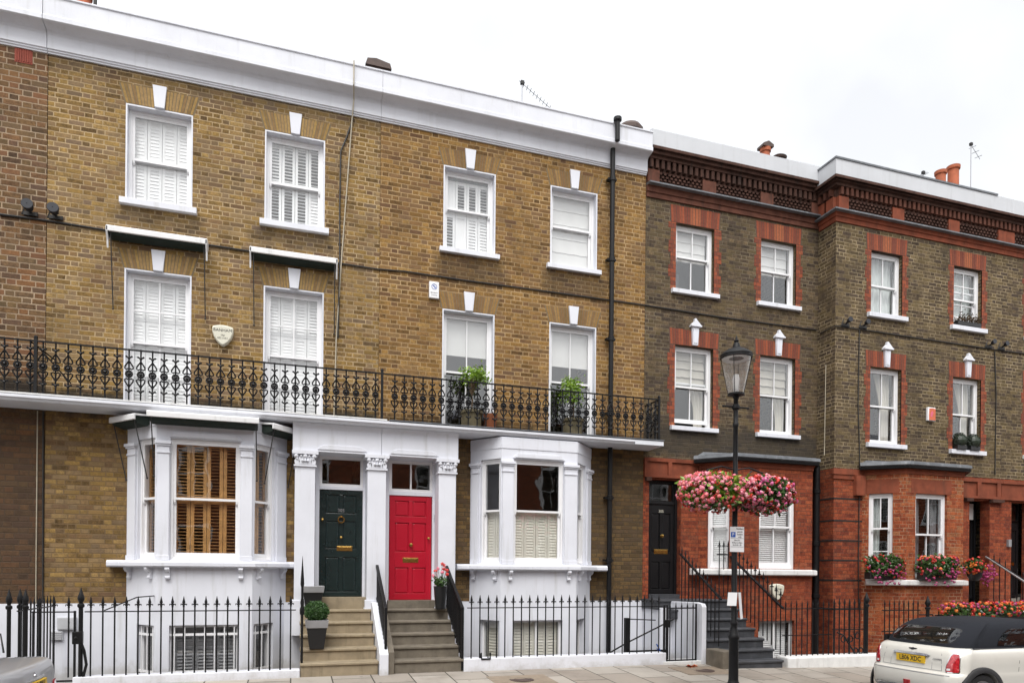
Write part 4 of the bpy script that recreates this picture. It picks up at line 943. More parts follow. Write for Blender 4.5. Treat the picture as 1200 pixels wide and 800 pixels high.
# ------------------------------------------------------------------ folded awnings
def awning(fr, u0, u1, z, dep, label, rod=1.15, d0=.0, group='folded awnings'):
    mid = fr((u0+u1)/2, 0, z); a = root('awning', mid, label, 'awning', group)
    mb = MB(); mb.prism([(d0, z), (d0+dep, z-.03), (d0+dep+.012, z-.05), (d0+dep+.012, z-.125), (d0+dep-.02, z-.13), (d0+dep-.02, z-.06), (d0, z-.03)], lambda o, q, t: fr(t, o, q), u0, u1)
    mb.build('cover', M['awn'], a, bevel=.004)
    mb = MB(); mb.prism([(d0+.02, z-.035), (d0+dep-.03, z-.065), (d0+dep-.03, z-.145), (d0+dep*.75, z-.17), (d0+.06, z-.20), (d0+.02, z-.16)], lambda o, q, t: fr(t, o, q), u0+.03, u1-.03)
    mb.build('rolled_canvas', M['canvas'], a)
    for u in (u0+.06, u1-.05):
        mb = MB(); mb.tube([fr(u, d0+dep-.03, z-.12), fr(u+.012, d0+.05, z-rod)], .0095, 5); mb.ball(fr(u+.012, d0+.05, z-rod), .017, 6, 4)
        mb.build('arm', M['cable'], a)
    return a
def bracketed(a, fr, u0, u1, z, dep):
    for u in (u0, u1-.02):
        mb = MB(); mb.prism([(0, z-.02), (dep+.012, z-.045), (dep+.012, z-.13), (dep-.05, z-.25), (dep-.08, z-.38), (dep-.10, z-.25), (0, z-.10)], lambda o, q, t: fr(t, o, q), u-.004, u+.022)
        mb.build('end_plate', M['awn'], a)
a = awning(FW, -2.98, -1.44, 7.42, .24, 'green canvas awning folded above the wider spaced first floor window nearest the left', 1.35); bracketed(a, FW, -2.98, -1.44, 7.42, .24)
a['label'] = 'folded awning on the brick wall beside the floodlights, left of the shield alarm'
a = awning(FW, -.75, .75, 7.40, .24, 'folded awning on the brick wall beside the hanging cable, right of the shield alarm', 1.35); bracketed(a, FW, -.75, .75, 7.40, .24)
fb, LB = bay_frames(-2.68, -2.13, -.64, -.10, .6)
awning(fb[1], -.10, LB[1]+.10, 4.26, .32, 'wide folded awning over the middle window of the white bay', 1.05, group='awnings over the white bay')
awning(fb[0], -.02, LB[0]-.14, 4.24, .30, 'short folded awning over the left slanted side of the white bay', 1.05, group='awnings over the white bay')
awning(fb[2], .14, LB[2]+.02, 4.24, .30, 'short folded awning over the right slanted side of the white bay, beside the porch', 1.05, group='awnings over the white bay')

# ------------------------------------------------------------------ pipes, cables and boxes on the walls
def pipe(x, y, z0, z1, r, label, head=True, cols=(), boot=False):
    p = root('drainpipe', (x, y, z0), label, 'drainpipe')
    mb = MB(); mb.tube([(x, y, z0), (x, y, z1)], r, 12); mb.build('pipe', M['black'], p, smooth=True)
    for z in cols:
        mb = MB(); mb.lathe([(r+.002, -.05), (r+.016, -.045), (r+.016, .045), (r+.002, .05)], (x, y, z), 12)
        mb.box(x-.10, x+.10, y+.0, y+r+.06, z-.02, z+.02); mb.build('collar', M['black'], p)
    return p
p = pipe(6.29, 13.06, -1.8, 10.495, .05, 'tall black drainpipe running the full height beside the brown brick corner', cols=(9.87, 8.2, 6.55, 5.0, 3.25, 1.95))
mb = MB(); mb.tube([(6.29, 12.85, 10.545), (6.29, 12.85, 10.98)], .05, 12); mb.lathe([(.05, -.02), (.085, .0), (.085, .06), (.05, .08)], (6.29, 12.85, 10.95), 12)
mb.build('roof_outlet', M['black'], p, smooth=True)
pipe(11.47, 12.98, -.6, 4.18, .075, 'black drainpipe in the corner between the two red brick fronts', cols=(3.6, 2.4, 1.2))
def cab(pts, r, label, m, name='cable'):
    mb = MB(); mb.tube(pts, r, 5); tag(mb.build(name, m), label, 'cable')
yc = YW-.02
cab([(-9, yc, 7.40), (-6, yc, 7.39), (-3.9, yc, 7.41), (-2.97, yc, 7.385)], .017, 'black cable along the brick wall below the floodlights, ending at an awning', M['cable'])
cab([(-1.45, yc, 7.38), (-.74, yc, 7.37)], .016, 'short black cable between the two folded awnings on the brick wall', M['cable'])
cab([(.74, yc, 7.38), (1.5, yc, 7.37), (2.0, yc, 7.40), (3.2, yc, 7.39), (5, yc, 7.4), (7.1, yc, 7.40), (9, yc, 7.37), (11.6, yc-.0, 7.38)], .015, 'long black cable crossing the wall between the upper windows and the keystones', M['cable'])
cab([(11.66-.02, 13.1, 7.28), (11.635, 12.63, 7.30), (12.6, Y4-.02, 7.30), (14, Y4-.02, 7.29), (16.6, Y4-.02, 7.28), (22, Y4-.02, 7.3)], .014, 'black cable along the projecting dark brick front between its window rows', M['cable'])
cab([(1.0, 12.86, 10.96), (1.0, 12.865, 10.53), (1.02, 13.06, 10.38), (1.0, 13.15, 10.1), (.93, 13.17, 9.0), (.84, 13.17, 7.6), (.75, 13.17, 6.0), (.72, 13.17, 4.5)], .013, 'pale cable hanging down the brick wall from the white cornice', M['cableg'])
cab([(1.02, 13.16, 10.1), (.90, 13.17, 9.72), (.80, 13.17, 9.45), (.79, 13.17, 8.4), (.80, 13.17, 7.45), (.78, 13.17, 6.0)], .015, 'dark conduit bending down beside the pale cable at the awning end', M['cable'])
cab([(-4.0, yc, 4.27), (-4.0, yc, 1.1)], .009, 'thin pale pipe down the brick joint below the balcony', M['cableg'])
cab([(-3.92, yc, 4.27), (-3.9, yc, 1.12)], .012, 'thin dark pipe down the brick joint below the balcony', M['cable'])
cab([(11.66-.03, 12.9, 6.5), (11.66-.03, 12.92, 4.6), (11.66-.05, 12.9, 4.42)], .010, 'pale wire down the return wall beside the drainpipe corner', M['cableg'])
cab([(12.32, Y4-.02, 7.3), (12.30, Y4-.02, 5.6), (12.36, Y4-.02, 4.4), (12.34, Y4-.03, 2.0), (12.36, Y4-.03, .9)], .012, 'black wire down the projecting front left of its canted bay', M['cable'])
cab([(16.5, Y4-.02, 7.25), (16.56, Y4-.02, 6.2), (16.55, Y4-.02, 4.2)], .012, 'black wire down the dark brick front from the pair of floodlights at far right', M['cable'])
def floodlight(x, y, z, label, group, s_=.72):
    r = root('floodlight', (x, y, z), label, 'floodlight', group)
    mb = MB(); mb.tube([(x, y+.13, z-.05), (x, y+.02, z-.02)], .02, 6); mb.box(x-.10, x+.10, y+.10, y+.135, z-.10, z-.04); mb.tube([(x-.12, y+.11, z-.1), (x-.07, y+.1, z+.05)], .012, 5); mb.build('bracket', M['cable'], r)
    mb = MB(); prof = [(q*s_, d*s_) for q, d in ((.05, .09), (.09, .06), (.115, -.02), (.125, -.07), (.118, -.085), (.01, -.085))]
    n = 16; vs = [(x+q*cos(2*pi*k/n), y+d, z+q*.92*sin(2*pi*k/n)-d*.3) for q, d in prof for k in range(n)]
    mb.add(vs, [(i*n+k, i*n+(k+1) % n, (i+1)*n+(k+1) % n, (i+1)*n+k) for i in range(len(prof)-1) for k in range(n)]+[list(range(n))])
    mb.build('lamp_head', M['flood'], r, smooth=True)
floodlight(-4.12, YW-.14, 7.55, 'dark round floodlight above the cable, left one of the pair on purple brick', 'floodlights on the left brick wall')
floodlight(-3.76, YW-.14, 7.55, 'dark round floodlight above the cable, right one of the pair nearer the awning', 'floodlights on the left brick wall')
for k, (x, z, l) in enumerate(((11.92, 7.42, 'black floodlight near the corner of the projecting front, left of its pair'), (12.42, 7.43, 'black floodlight near the corner of the projecting front, right of its pair'),
    (16.30, 7.40, 'black floodlight by the right edge, left of its pair on dark brick'), (16.72, 7.40, 'black floodlight by the right edge, right of its pair on dark brick'))):
    floodlight(x, Y4-.14, z, l, 'floodlights on the dark brick front', .52)
def shield(fr, u, z, s, label, txt):
    r = root('alarm_box', fr(u, 0, z), label, 'alarm box')
    o = [(-.5,.40),(-.44,.47),(-.2,.53),(0,.545),(.2,.53),(.44,.47),(.5,.40),(.49,.15),(.40,-.12),(.25,-.33),(.08,-.48),(0,-.51),(-.08,-.48),(-.25,-.33),(-.40,-.12),(-.49,.15)]
    mb = MB(); n = len(o)
    rings = [(1., 0), (1., .06), (.95, .085), (.86, .095)]
    vs = [fr(u+x*s*k, d, z+y*s*k) for k, d in rings for x, y in o]
    mb.add(vs, [(i*n+k, i*n+(k+1) % n, (i+1)*n+(k+1) % n, (i+1)*n+k) for i in range(3) for k in range(n)]+[list(range(3*n, 4*n))])
    b = mb.build('case', M['boxw'], r, bevel=.003)
    for t, sz, y in txt: letters(t, sz*s, 'lettering', M['ink'], r, fr, u, .0965, z+y*s)
shield(FW, -1.19, 5.80, .35, 'cream shield shaped alarm box on the brick wall above the balcony', (('BANHAM', .21, .25), ('1926', .10, .0), ('622 5151', .13, -.14)))
fb3, L3 = bay_frames(8.50, 8.99, 10.98, 11.36, .65)
shield(fb3[1], 10.02-8.99, 1.30, .34, 'cream shield shaped alarm box low on the red brick bay under its sill', (('Banham', .17, .22), ('24', .14, .03), ('ALARM', .12, -.12)))
r = root('alarm_box', FW(2.57, 0, 7.1), 'white rectangular alarm box on brown brick below the long cable', 'alarm box')
mb = MB(); mb.fbox(FW, 2.475, 2.665, 0, .07, 6.945, 7.265); mb.build('case', M['signw'], r, bevel=.012)
mb = MB(); ring(mb, FW, 2.57, 7.165, .072, .05, .005, 18); mb.fbox(FW, 2.545, 2.575, .07, .0715, 7.165, 7.19); mb.fbox(FW, 2.57, 2.60, .07, .0715, 7.14, 7.165); mb.build('emblem', M['blue'], r)
letters('SECURITY', .032, 'lettering', M['ink'], r, FW, 2.57, .0715, 7.045); letters('SYSTEMS', .030, 'lettering', M['grey'], r, FW, 2.57, .0715, 7.0)
r = root('alarm_box', F4(14.45, 0, 5.5), 'orange red alarm box with white edge between the first floor windows', 'alarm box')
mb = MB(); mb.fbox(F4, 14.33, 14.57, 0, .06, 5.36, 5.68); mb.build('case', M['signw'], r, bevel=.012)
mb = MB(); mb.prism([(14.365,5.375),(14.56,5.375),(14.56,5.645),(14.47,5.66),(14.375,5.645),(14.365,5.5)], lambda a, z, t: F4(a, t, z), .06, .066); mb.build('front_plate', M['orange'], r)
mb = MB(); mb.prism([(14.40,5.46),(14.45,5.44),(14.49,5.55),(14.46,5.60),(14.41,5.54)], lambda a, z, t: F4(a, t, z), .066, .069); mb.build('emblem', M['pinks'], r)
# white outdoor boxes on the basement wall at the left
mb = MB(); f2 = Fr(0, YW-.03)
r = root('meter_box', f2(-3.54, 0, .78), 'pale grey meter cupboard on the white basement wall behind the gate', 'meter box')
mb.fbox(f2, -3.68, -3.40, 0, .05, .67, .88); mb.build('case', M['tin'], r, bevel=.008); mb = MB(); mb.fbox(f2, -3.66, -3.42, .05, .056, .69, .86); mb.build('door', M['tin'], r)
r = root('vent', f2(-3.69, 0, .6), 'small louvred vent low on the white basement wall behind the gate', 'vent')
mb = MB(); mb.fbox(f2, -3.78, -3.60, 0, .04, .50, .65)
for k in range(4): mb.fbox(f2, -3.765, -3.615, .04, .055, .515+k*.035, .535+k*.035)
mb.build('grille', M['tin'], r)

# ------------------------------------------------------------------ railings
YF = 11.45
def spear(name, par, h=1.10, r=.0115, head='spear'):
    mb = MB(); mb.tube([(0,0,0), (0,0,h-.02)], r, 6, True)
    if head == 'spear':
        mb.lathe([(r, h-.02), (.017, h-.01), (.012, h+.005), (.010, h+.02), (.020, h+.05), (.022, h+.06), (.012, h+.10), (.002, h+.15)], (0,0,0), 6, 1., .6)
        for s in (-1, 1): mb.tube([(0,0,h+.005), (s*.025,0,h+.03), (s*.040,0,h+.028), (s*.040,0,h+.005)], [.010,.010,.009,.003], 5)
    else: mb.lathe([(r, h-.02), (r*1.5, h+.01), (r*.9, h+.04), (.002, h+.10)], (0,0,0), 6)
    return mb.build(name, M['black'], par, local=True)
def railing(name, p0, p1, n, label, cat='railing', group=None, h=1.10, head='spear', rails=((1.06, .010, .018),), z0=.1, z1=None, skip=(), solid=0., barname='bar', r=.0115):
    """n bars from p0 to p1 (plan), feet at z0 -> z1; rails at heights above the feet"""
    z1 = z0 if z1 is None else z1
    rt = root(name, (p0[0], p0[1], z0), label, cat, group)
    dx, dy, dz = p1[0]-p0[0], p1[1]-p0[1], z1-z0; a = math.atan2(dy, dx); proto = None
    for k in range(n):
        if k in skip: continue
        t = (k+.5)/n
        b = proto.copy() if proto else spear(barname, rt, h, r, head)
        if proto: C.objects.link(b); b.parent = rt
        else: proto = b
        b.location = (dx*t, dy*t, dz*t); b.rotation_euler = (0, 0, a)
    for (zr, th, w) in rails:
        mb = MB(); L = math.hypot(dx, dy); nx, ny = -dy/L*w, dx/L*w
        P = []
        for (x, y, z) in ((0,0,0),(dx,dy,dz)):
            P.append([(p0[0]+x+nx, p0[1]+y+ny, z0+z+zr-th), (p0[0]+x-nx, p0[1]+y-ny, z0+z+zr-th), (p0[0]+x-nx, p0[1]+y-ny, z0+z+zr+th), (p0[0]+x+nx, p0[1]+y+ny, z0+z+zr+th)])
        mb.hexa([P[0][0], P[0][1], P[1][1], P[1][0], P[0][3], P[0][2], P[1][2], P[1][3]]); mb.build('rail', M['black'], rt)
    return rt
def post(rt, x, y, z0, z1, r=.028, ball=True):
    mb = MB(); mb.tube([(x,y,z0), (x,y,z1)], r, 10)
    if ball: mb.lathe([(r, 0), (r*1.6, .02), (r*1.6, .05), (r*.8, .07), (r*1.5, .12), (r*1.6, .15), (r*.9, .21), (.003, .30)], (x,y,z1), 10)
    return mb.build('post', M['black'], rt, smooth=True)
# left front railing (house with the green door)
f1 = railing('iron_railing', (-2.86, YF), (.07, YF), 19, 'black spearhead railing on a low white kerb left of the stone steps', group='front railings', z0=.12, h=1.02, rails=((.945, .008, .014),))
post(f1, -2.91, YF, -.05, 1.12, .03)
mb = MB(); mb.tube([(-2.90,YF-.02,.62),(-2.86,YF-.02,.5),(-2.83,YF-.02,.3),(-2.87,YF-.02,.12)], .02, 6); mb.build('stay', M['black'], f1)
mb = MB(); mb.tube([(-2.62,YF+.05,1.08),(-2.3,YF+.6,1.25),(-2.15,YF+1.2,1.25)], .01, 5); mb.build('stay', M['black'], f1)
mb = MB(); mb.box(-3.0, .135, 11.40, 11.62, -.3, .125); tag(mb.build('kerb_wall', M['stucco'], bevel=.012), 'low white painted kerb under the left front railing', 'low wall')
mb = MB(); mb.box(.0, .10, 11.32, 11.41, .35, .6)
# gate in front of the left basement steps
g = railing('gate', (-3.52, YF), (-2.97, YF-.01), 3, 'black iron gate with a square lock box beside the gatepost', 'gate', h=1.02, z0=.12, rails=((.945, .009, .014), (-.05, .012, .014)))
for x in (-3.50, -2.985): mb = MB(); mb.box(x-.014, x+.014, YF-.014, YF+.014, .06, 1.08); mb.build('stile', M['black'], g)
mb = MB(); mb.box(-3.01, -2.88, YF-.045, YF+.03, .60, .78); mb.ball((-2.96, YF-.05, .69), .022, 8, 5); mb.build('lock_box', M['black'], g, bevel=.006)
# railing of the next house on the left, running back to the wall
f0 = railing('iron_railing', (-3.70, YF+.02), (-3.66, 12.95), 11, 'dense black railing running back to the wall at the left edge', group='front railings', z0=.10, h=1.06, rails=((.98, .009, .014),), head='point')
for (x, y) in ((-3.60, YF), (-3.72, 11.62), (-3.80, YF)): post(f0, x, y, -.05, 1.10, .027)
mb = MB(); mb.tube([(-4.5,YF,.35),(-4.1,YF,.62),(-3.95,11.6,.75),(-3.86,YF,.5)], .014, 6); mb.build('stay', M['black'], f0)
f00 = railing('iron_railing', (-6.2, YF), (-4.15, YF), 13, 'black spearhead railing at the left edge behind the silver car', group='front railings', z0=.12, h=1.02, rails=((.96, .009, .014),))
mb = MB(); mb.box(-6.3, -3.75, 11.40, 11.62, -.3, .12); tag(mb.build('kerb_wall', M['stucco'], bevel=.012), 'low white kerb behind the silver car', 'low wall')
# middle railing (house with the red door)
f2r = railing('iron_railing', (2.86, YF), (6.62, YF), 25, 'black spearhead railing on a white kerb in front of the red door house', group='front railings', z0=.21, h=.94, rails=((.865, .008, .014),), skip=())
post(f2r, 6.66, YF, .0, 1.10, .022, False)
mb = MB(); mb.tube([(3.10,YF-.02,.22),(3.10,YF-.05,.30),(3.11,YF-.05,.20),(3.26,YF-.05,.20),(3.26,YF-.05,.31)], .018, 6); mb.build('boot_scraper', M['black'], f2r)
mb = MB(); mb.box(2.80, 6.68, 11.40, 11.64, -.3, .212); tag(mb.build('kerb_wall', M['stucco'], bevel=.012), 'low white painted kerb between the grey steps and the right gate', 'low wall')
g = railing('gate', (6.72, YF), (7.34, YF), 5, 'narrow black iron gate against the white side wall of the black steps', 'gate', h=1.02, z0=.04, rails=((1.0, .012, .014), (.02, .012, .014)), head='point')
mb = MB(); mb.box(6.705, 6.73, YF-.012, YF+.012, .04, 1.10); mb.build('stile', M['black'], g); mb = MB(); mb.box(7.33, 7.355, YF-.014, YF+.014, .03, 1.12); mb.build('stile', M['black'], g)
mb = MB(); mb.box(6.66, 6.76, YF-.03, YF+.02, .68, .82); mb.build('lock_box', M['black'], g)
mb = MB(); mb.box(6.62, 7.48, 11.38, 11.75, -.3, .045); tag(mb.build('threshold', M['chipped'], bevel=.01), 'white painted threshold slab under the narrow black gate', 'threshold')
hr = root('handrail', (6.2, 11.8, 0), 'black iron handrail of the basement stair behind the middle railing', 'handrail')
mb = MB(); mb.box(6.03, 6.11, 11.78, 11.86, -.9, .84); mb.build('newel', M['black'], hr)
mb = MB(); mb.tube([(6.07,11.82,.82),(6.62,11.70,.80)], .012, 6); mb.tube([(5.35,12.1,-.1),(6.06,11.82,.36),(6.95,11.6,.82)], .016, 6); mb.box(6.08, 6.9, 11.72, 11.76, .18, .23); mb.box(6.86, 6.90, 11.70, 11.74, -.3, .80)
mb.build('rail', M['black'], hr)
mb = MB(); P = [(6.62+.05*sin(k*1.9)+.02*k, 11.66-.02*(k % 2), .30-.03*k+.05*cos(k*2.6)) for k in range(11)]; mb.tube(P, .013, 6); tag(mb.build('rope', M['blue'], smooth=True), 'blue rope tied round the gate post', 'rope')
# house with the black door: stair railings and front railing
railing('stair_railing', (7.60, 12.45), (7.60, 11.02), 11, 'black stair railing on the white side wall of the black steps', group='stair railings', z0=1.17, z1=.30, h=1.02, head='point', rails=((.92, .016, .022),))
railing('stair_railing', (8.92, 12.62), (8.92, 10.95), 13, 'black spearhead stair railing between the black steps and the red bay', group='stair railings', z0=1.13, z1=.12, h=1.12, rails=((.93, .017, .024),))
rr = railing('iron_railing', (8.95, 12.66), (8.62, 12.66), 3, 'short landing railing in front of the red bay at the head of the black steps', group='front railings', z0=1.2, h=1.06, rails=((.9, .012, .016),))
railing('iron_railing', (9.0, 11.05), (10.15, 11.05), 9, 'plain black railing on the flaking white kerb in front of the red bay', group='front railings', z0=.10, h=1.0, head='point', rails=((.93, .010, .014), (.42, .008, .012)))
gr = root('iron_railing', (10.6, 11.05, .1), 'ornate black railing panel with scrolls before the drainpipe corner', 'railing', 'front railings')
for k in range(7):
    mb = MB(); x = 10.22+k*.125; mb.tube([(x,11.05,.1),(x,11.05,1.1)], .020 if k % 3 == 0 else .013, 6); mb.lathe([(.015,0),(.022,.03),(.002,.13)], (x,11.05,1.1), 6); mb.build('bar', M['black'], gr)
mb = MB(); mb.box(10.18, 11.02, 11.04, 11.06, 1.0, 1.02); mb.box(10.18, 11.02, 11.04, 11.06, .60, .62)
for (x, z) in ((10.62,.42),(10.75,.18),(10.88,.18),(10.45,.42),(10.80,.48)): ring(mb, Fr(0, 11.05), x, z, 0, .06, .013, 12)
mb.tube([(10.3,11.05,.55),(10.45,11.05,.5),(10.6,11.05,.3),(10.75,11.05,.12)], .016, 6); mb.build('scrollwork', M['black'], gr)
post(gr, 11.02, 11.05, -.1, 1.05, .035)
g = railing('gate', (11.42, 11.05), (12.42, 11.05), 8, 'open black gate with a dark lower panel in front of the red brick bay', 'gate', h=1.10, z0=.0, rails=((.98, .010, .014), (.05, .012, .014), (.55, .010, .014)), head='point')
mb = MB(); mb.box(11.50, 11.98, 11.06, 11.07, .08, .5); mb.build('kick_panel', M['black'], g)
post(g, 12.62, 11.05, -.2, .98, .035); mb = MB(); mb.tube([(12.4,11.05,.88),(12.75,11.05,.88),(12.80,11.05,.80)], .015, 6); mb.build('latch_arm', M['black'], g)
railing('iron_railing', (12.75, 10.98), (16.0, 10.98), 18, 'black railing carrying the flower trough behind the white car', group='front railings', z0=-.05, h=1.0, head='point', rails=((.92, .012, .016),))
railing('stair_railing', (16.28, 12.5), (16.28, 11.1), 10, 'black stair railing with pale handrail beside the right hand brick pier', group='stair railings', z0=1.12, z1=.25, h=1.08, head='point', rails=((.98, .016, .02),))
mb = MB(); mb.tube([(16.22,12.6,2.16),(16.22,11.0,1.16)], .022, 8); tag(mb.build('handrail', M['steel']), 'metal handrail coloured pale as if lit, sloping down beside the brick pier at the right edge', 'handrail')  # pale tone stands in for the light falling on this rail

# ------------------------------------------------------------------ front steps
def steps(name, x0, x1, yfront, n, r0, riser, tread, ztop, yback, m, label, nose=.025, x0s=None, x1s=None):
    """each tread a slab with a rounded nosing on a solid riser block"""
    rt = root(name, ((x0+x1)/2, yfront, 0), label, 'steps')
    for k in range(n):
        a, b = (x0s[k] if x0s else x0), (x1s[k] if x1s else x1)
        z = r0+riser*k; y = yfront+tread*k; last = (k == n-1)
        mb = MB(); mb.box(a+.012, b-.012, y+nose, (yback if last else y+tread+nose), -.45 if k == 0 else z-riser-.02, z-.052)
        e = mb.build('riser', m, rt)
        mb = MB(); mb.prism([(y+.012, z-.05), (y, z-.038), (y, z-.012), (y+.012, z), (yback if last else y+tread+nose+.01, z-.001*k), (yback if last else y+tread+nose+.01, z-.05)], lambda p, q, t: (t, p, q), a, b)
        mb.build('tread', m, rt)
    return rt
s1 = steps('front_steps', .14, 1.37, 11.42, 5, .215, .196, .30, 0, 12.95, M['stone'], 'honey coloured stone steps up to the dark green door')
mb = MB(); mb.box(.44, 1.30, 12.86, 13.17, .9, 1.205); mb.build('door_sill', M['stone'], s1)
mb = MB(); mb.box(.16, 1.36, 11.5, 13.1, -1.9, .16); mb.build('base', M['stone'], s1)
s2 = steps('front_steps', 1.62, 2.80, 11.42, 5, .215, .196, .30, 0, 12.95, M['stone2'], 'worn grey brown steps up to the bright red door')
mb = MB(); mb.box(1.70, 2.62, 12.86, 13.17, .9, 1.14); mb.build('door_sill', M['stone2'], s2)
mb = MB(); mb.box(1.64, 2.78, 11.5, 13.1, -1.9, .16); mb.build('base', M['stone2'], s2)
mb = MB(); mb.prism([(11.40,-.4),(11.40,.36),(11.47,.40),(12.62,1.14),(12.92,1.15),(12.92,-.4)], lambda p, q, t: (t, p, q), 1.62, 1.525); mb.build('string', M['stone2'], s2)
w = root('string_wall', (1.44, 11.4, 0), 'sloping white painted wall between the two flights of stone steps', 'wall')
mb = MB(); mb.prism([(11.33,-.4),(11.33,.335),(11.40,.385),(12.55,1.12),(12.92,1.13),(12.92,-.4)], lambda p, q, t: (t, p, q), 1.52, 1.375); mb.build('wall', M['stucco'], w, bevel=.012)
# solid looking railings beside the red steps
for (x, lab, zt, zb) in ((1.485, 'black railing on the sloping white wall between the two flights', 1.12, .37), (2.78, 'black railing on the right side of the red door steps beside the potted flowers', 1.0, .16)):
    rt = root('stair_railing', (x, 11.5, 0), lab, 'railing', 'railings of the red door steps')
    y0, y1 = 11.47, 12.88; n = 15; top = lambda y: 1.06+(y-y0)/(y1-y0)*.80; foot = lambda y: min(zt, zb+(y-y0)/(12.62-y0)*(zt-zb))
    for k in range(n):
        y = y0+(y1-y0)*k/(n-1); mb = MB(); q = .013; mb.box(x-q, x+q, y-q, y+q, foot(y) if x < 2 else max(.02, foot(y)-.02), top(y)); mb.build('bar', M['black'], rt)
    mb = MB(); mb.prism([(y0-.03, top(y0)-.02), (y0-.03, top(y0)+.02), (y1+.03, top(y1)+.03), (y1+.03, top(y1)-.02)], lambda p, q, t: (t, p, q), x+.024, x-.024); mb.build('rail', M['black'], rt)
    mb = MB(); mb.prism([(y0, foot(y0)+.12), (y0, foot(y0)+.145), (y1, foot(y1)+.16), (y1, foot(y1)+.13)], lambda p, q, t: (t, p, q), x+.014, x-.014); mb.build('rail', M['black'], rt)
    mb = MB(); mb.box(x-.02, x+.02, y0-.04, y0+.0, foot(y0)-.35 if x < 2 else .02, top(y0)+.03); mb.build('post', M['black'], rt)
mb = MB(); mb.tube([(.165,11.50,.2),(.165,11.50,1.42)], .019, 8); mb.lathe([(.019,0),(.036,.02),(.036,.10),(.024,.14),(.030,.2),(.022,.26)], (.165,11.5,.98), 8); mb.lathe([(.019,0),(.030,.05),(.026,.14),(.012,.34),(.002,.50)], (.165,11.50,1.42), 8)
tag(mb.build('newel_post', M['black'], smooth=True), 'tall thin black iron post with a spike at the foot of the honey steps', 'post')
s3 = steps('front_steps', 7.52, 8.88, 10.86, 7, .08, .178, .27, 0, 13.42, M['slate'], 'black slate steps up to the black door of the red brick house', x0s=[7.78,7.70,7.52,7.52,7.52,7.3,7.1], x1s=[8.88,8.88,8.86,8.86,8.86,8.86,8.86])
mb = MB(); mb.box(7.30, 8.05, 13.2, 13.4, 1.0, 1.235); mb.build('door_sill', M['slate'], s3)
mb = MB(); mb.box(7.53, 8.85, 11.2, 13.19, -1.9, .05); mb.build('base', M['slate'], s3)
mb = MB(); mb.box(7.50, 7.76, 10.82, 11.36, -.3, .28); tag(mb.build('stone_block', M['stone2'], bevel=.02), 'rough grey stone block at the left foot of the black steps', 'stone')
sw = root('side_wall', (7.46, 12.2, 0), 'white painted side wall of the black steps behind the narrow gate', 'wall')
mb = MB(); mb.prism([(11.36,-2),(11.36,1.06),(11.40,1.12),(11.6,1.14),(YW-.04,1.10),(YW-.04,-2)], lambda p, q, t: (t, p, q), 7.515, 7.42); mb.build('wall', M['stucco'], sw, bevel=.01)
mb = MB(); mb.box(8.98, 11.2, 10.86, 11.22, -.4, .12); tag(mb.build('kerb_wall', M['chipped'], bevel=.03), 'cracked flaking white kerb block right of the black steps', 'low wall')
mb = MB(); mb.box(11.3, 16.2, 10.90, 11.16, -.4, -.02); mb.box(11.3, 12.5, 11.0, 11.9, -.4, .01); tag(mb.build('kerb_wall', M['chipped'], bevel=.02), 'white kerb and threshold behind the white car', 'low wall')
s4 = steps('front_steps', 15.62, 16.74, 11.0, 6, .08, .175, .27, 0, 12.9, M['chipped'], 'pale steps up to the black door at the right, hidden behind the car')
s5 = steps('front_steps', 17.0, 18.0, 11.0, 6, .08, .175, .27, 0, 12.9, M['chipped'], 'pale steps beyond the brick pier at the right edge')
# ------------------------------------------------------------------ plants and pots
def leafquad(mb, p, s, rng, droop=0.):
    a = rng.uniform(0, 2*pi); t = rng.uniform(-.9, .9); b = rng.uniform(0, 2*pi)
    u = Vector((cos(a)*cos(t), sin(a)*cos(t), sin(t)-droop)).normalized(); v = u.cross(Vector((cos(b), sin(b), .7))).normalized()
    p = Vector(p); n = u.cross(v)*s*.12
    mb.add([p, p+u*s*.5+v*s*.30+n, p+u*s, p+u*s*.5-v*s*.30+n], [(0,1,2,3)])
def blossom(mb, p, r, rng, out):
    """a head of small petals facing outwards"""
    out = Vector(out).normalized(); p = Vector(p)
    a = out.orthogonal().normalized(); b = out.cross(a)
    for k in range(rng.randint(7, 10)):
        th = rng.uniform(0, 2*pi); q = rng.uniform(0, 1)**.6
        d = (out*(1-q*.75)+(a*cos(th)+b*sin(th))*q).normalized(); c = p+d*r*.75
        e = d.orthogonal().normalized(); f = d.cross(e); s = r*rng.uniform(.34, .5)
        vs = [c+d*s*.25]+[c+(e*cos(2*pi*j/5)+f*sin(2*pi*j/5))*s for j in range(5)]
        mb.add(vs, [(0, 1+j, 1+(j+1) % 5) for j in range(5)])
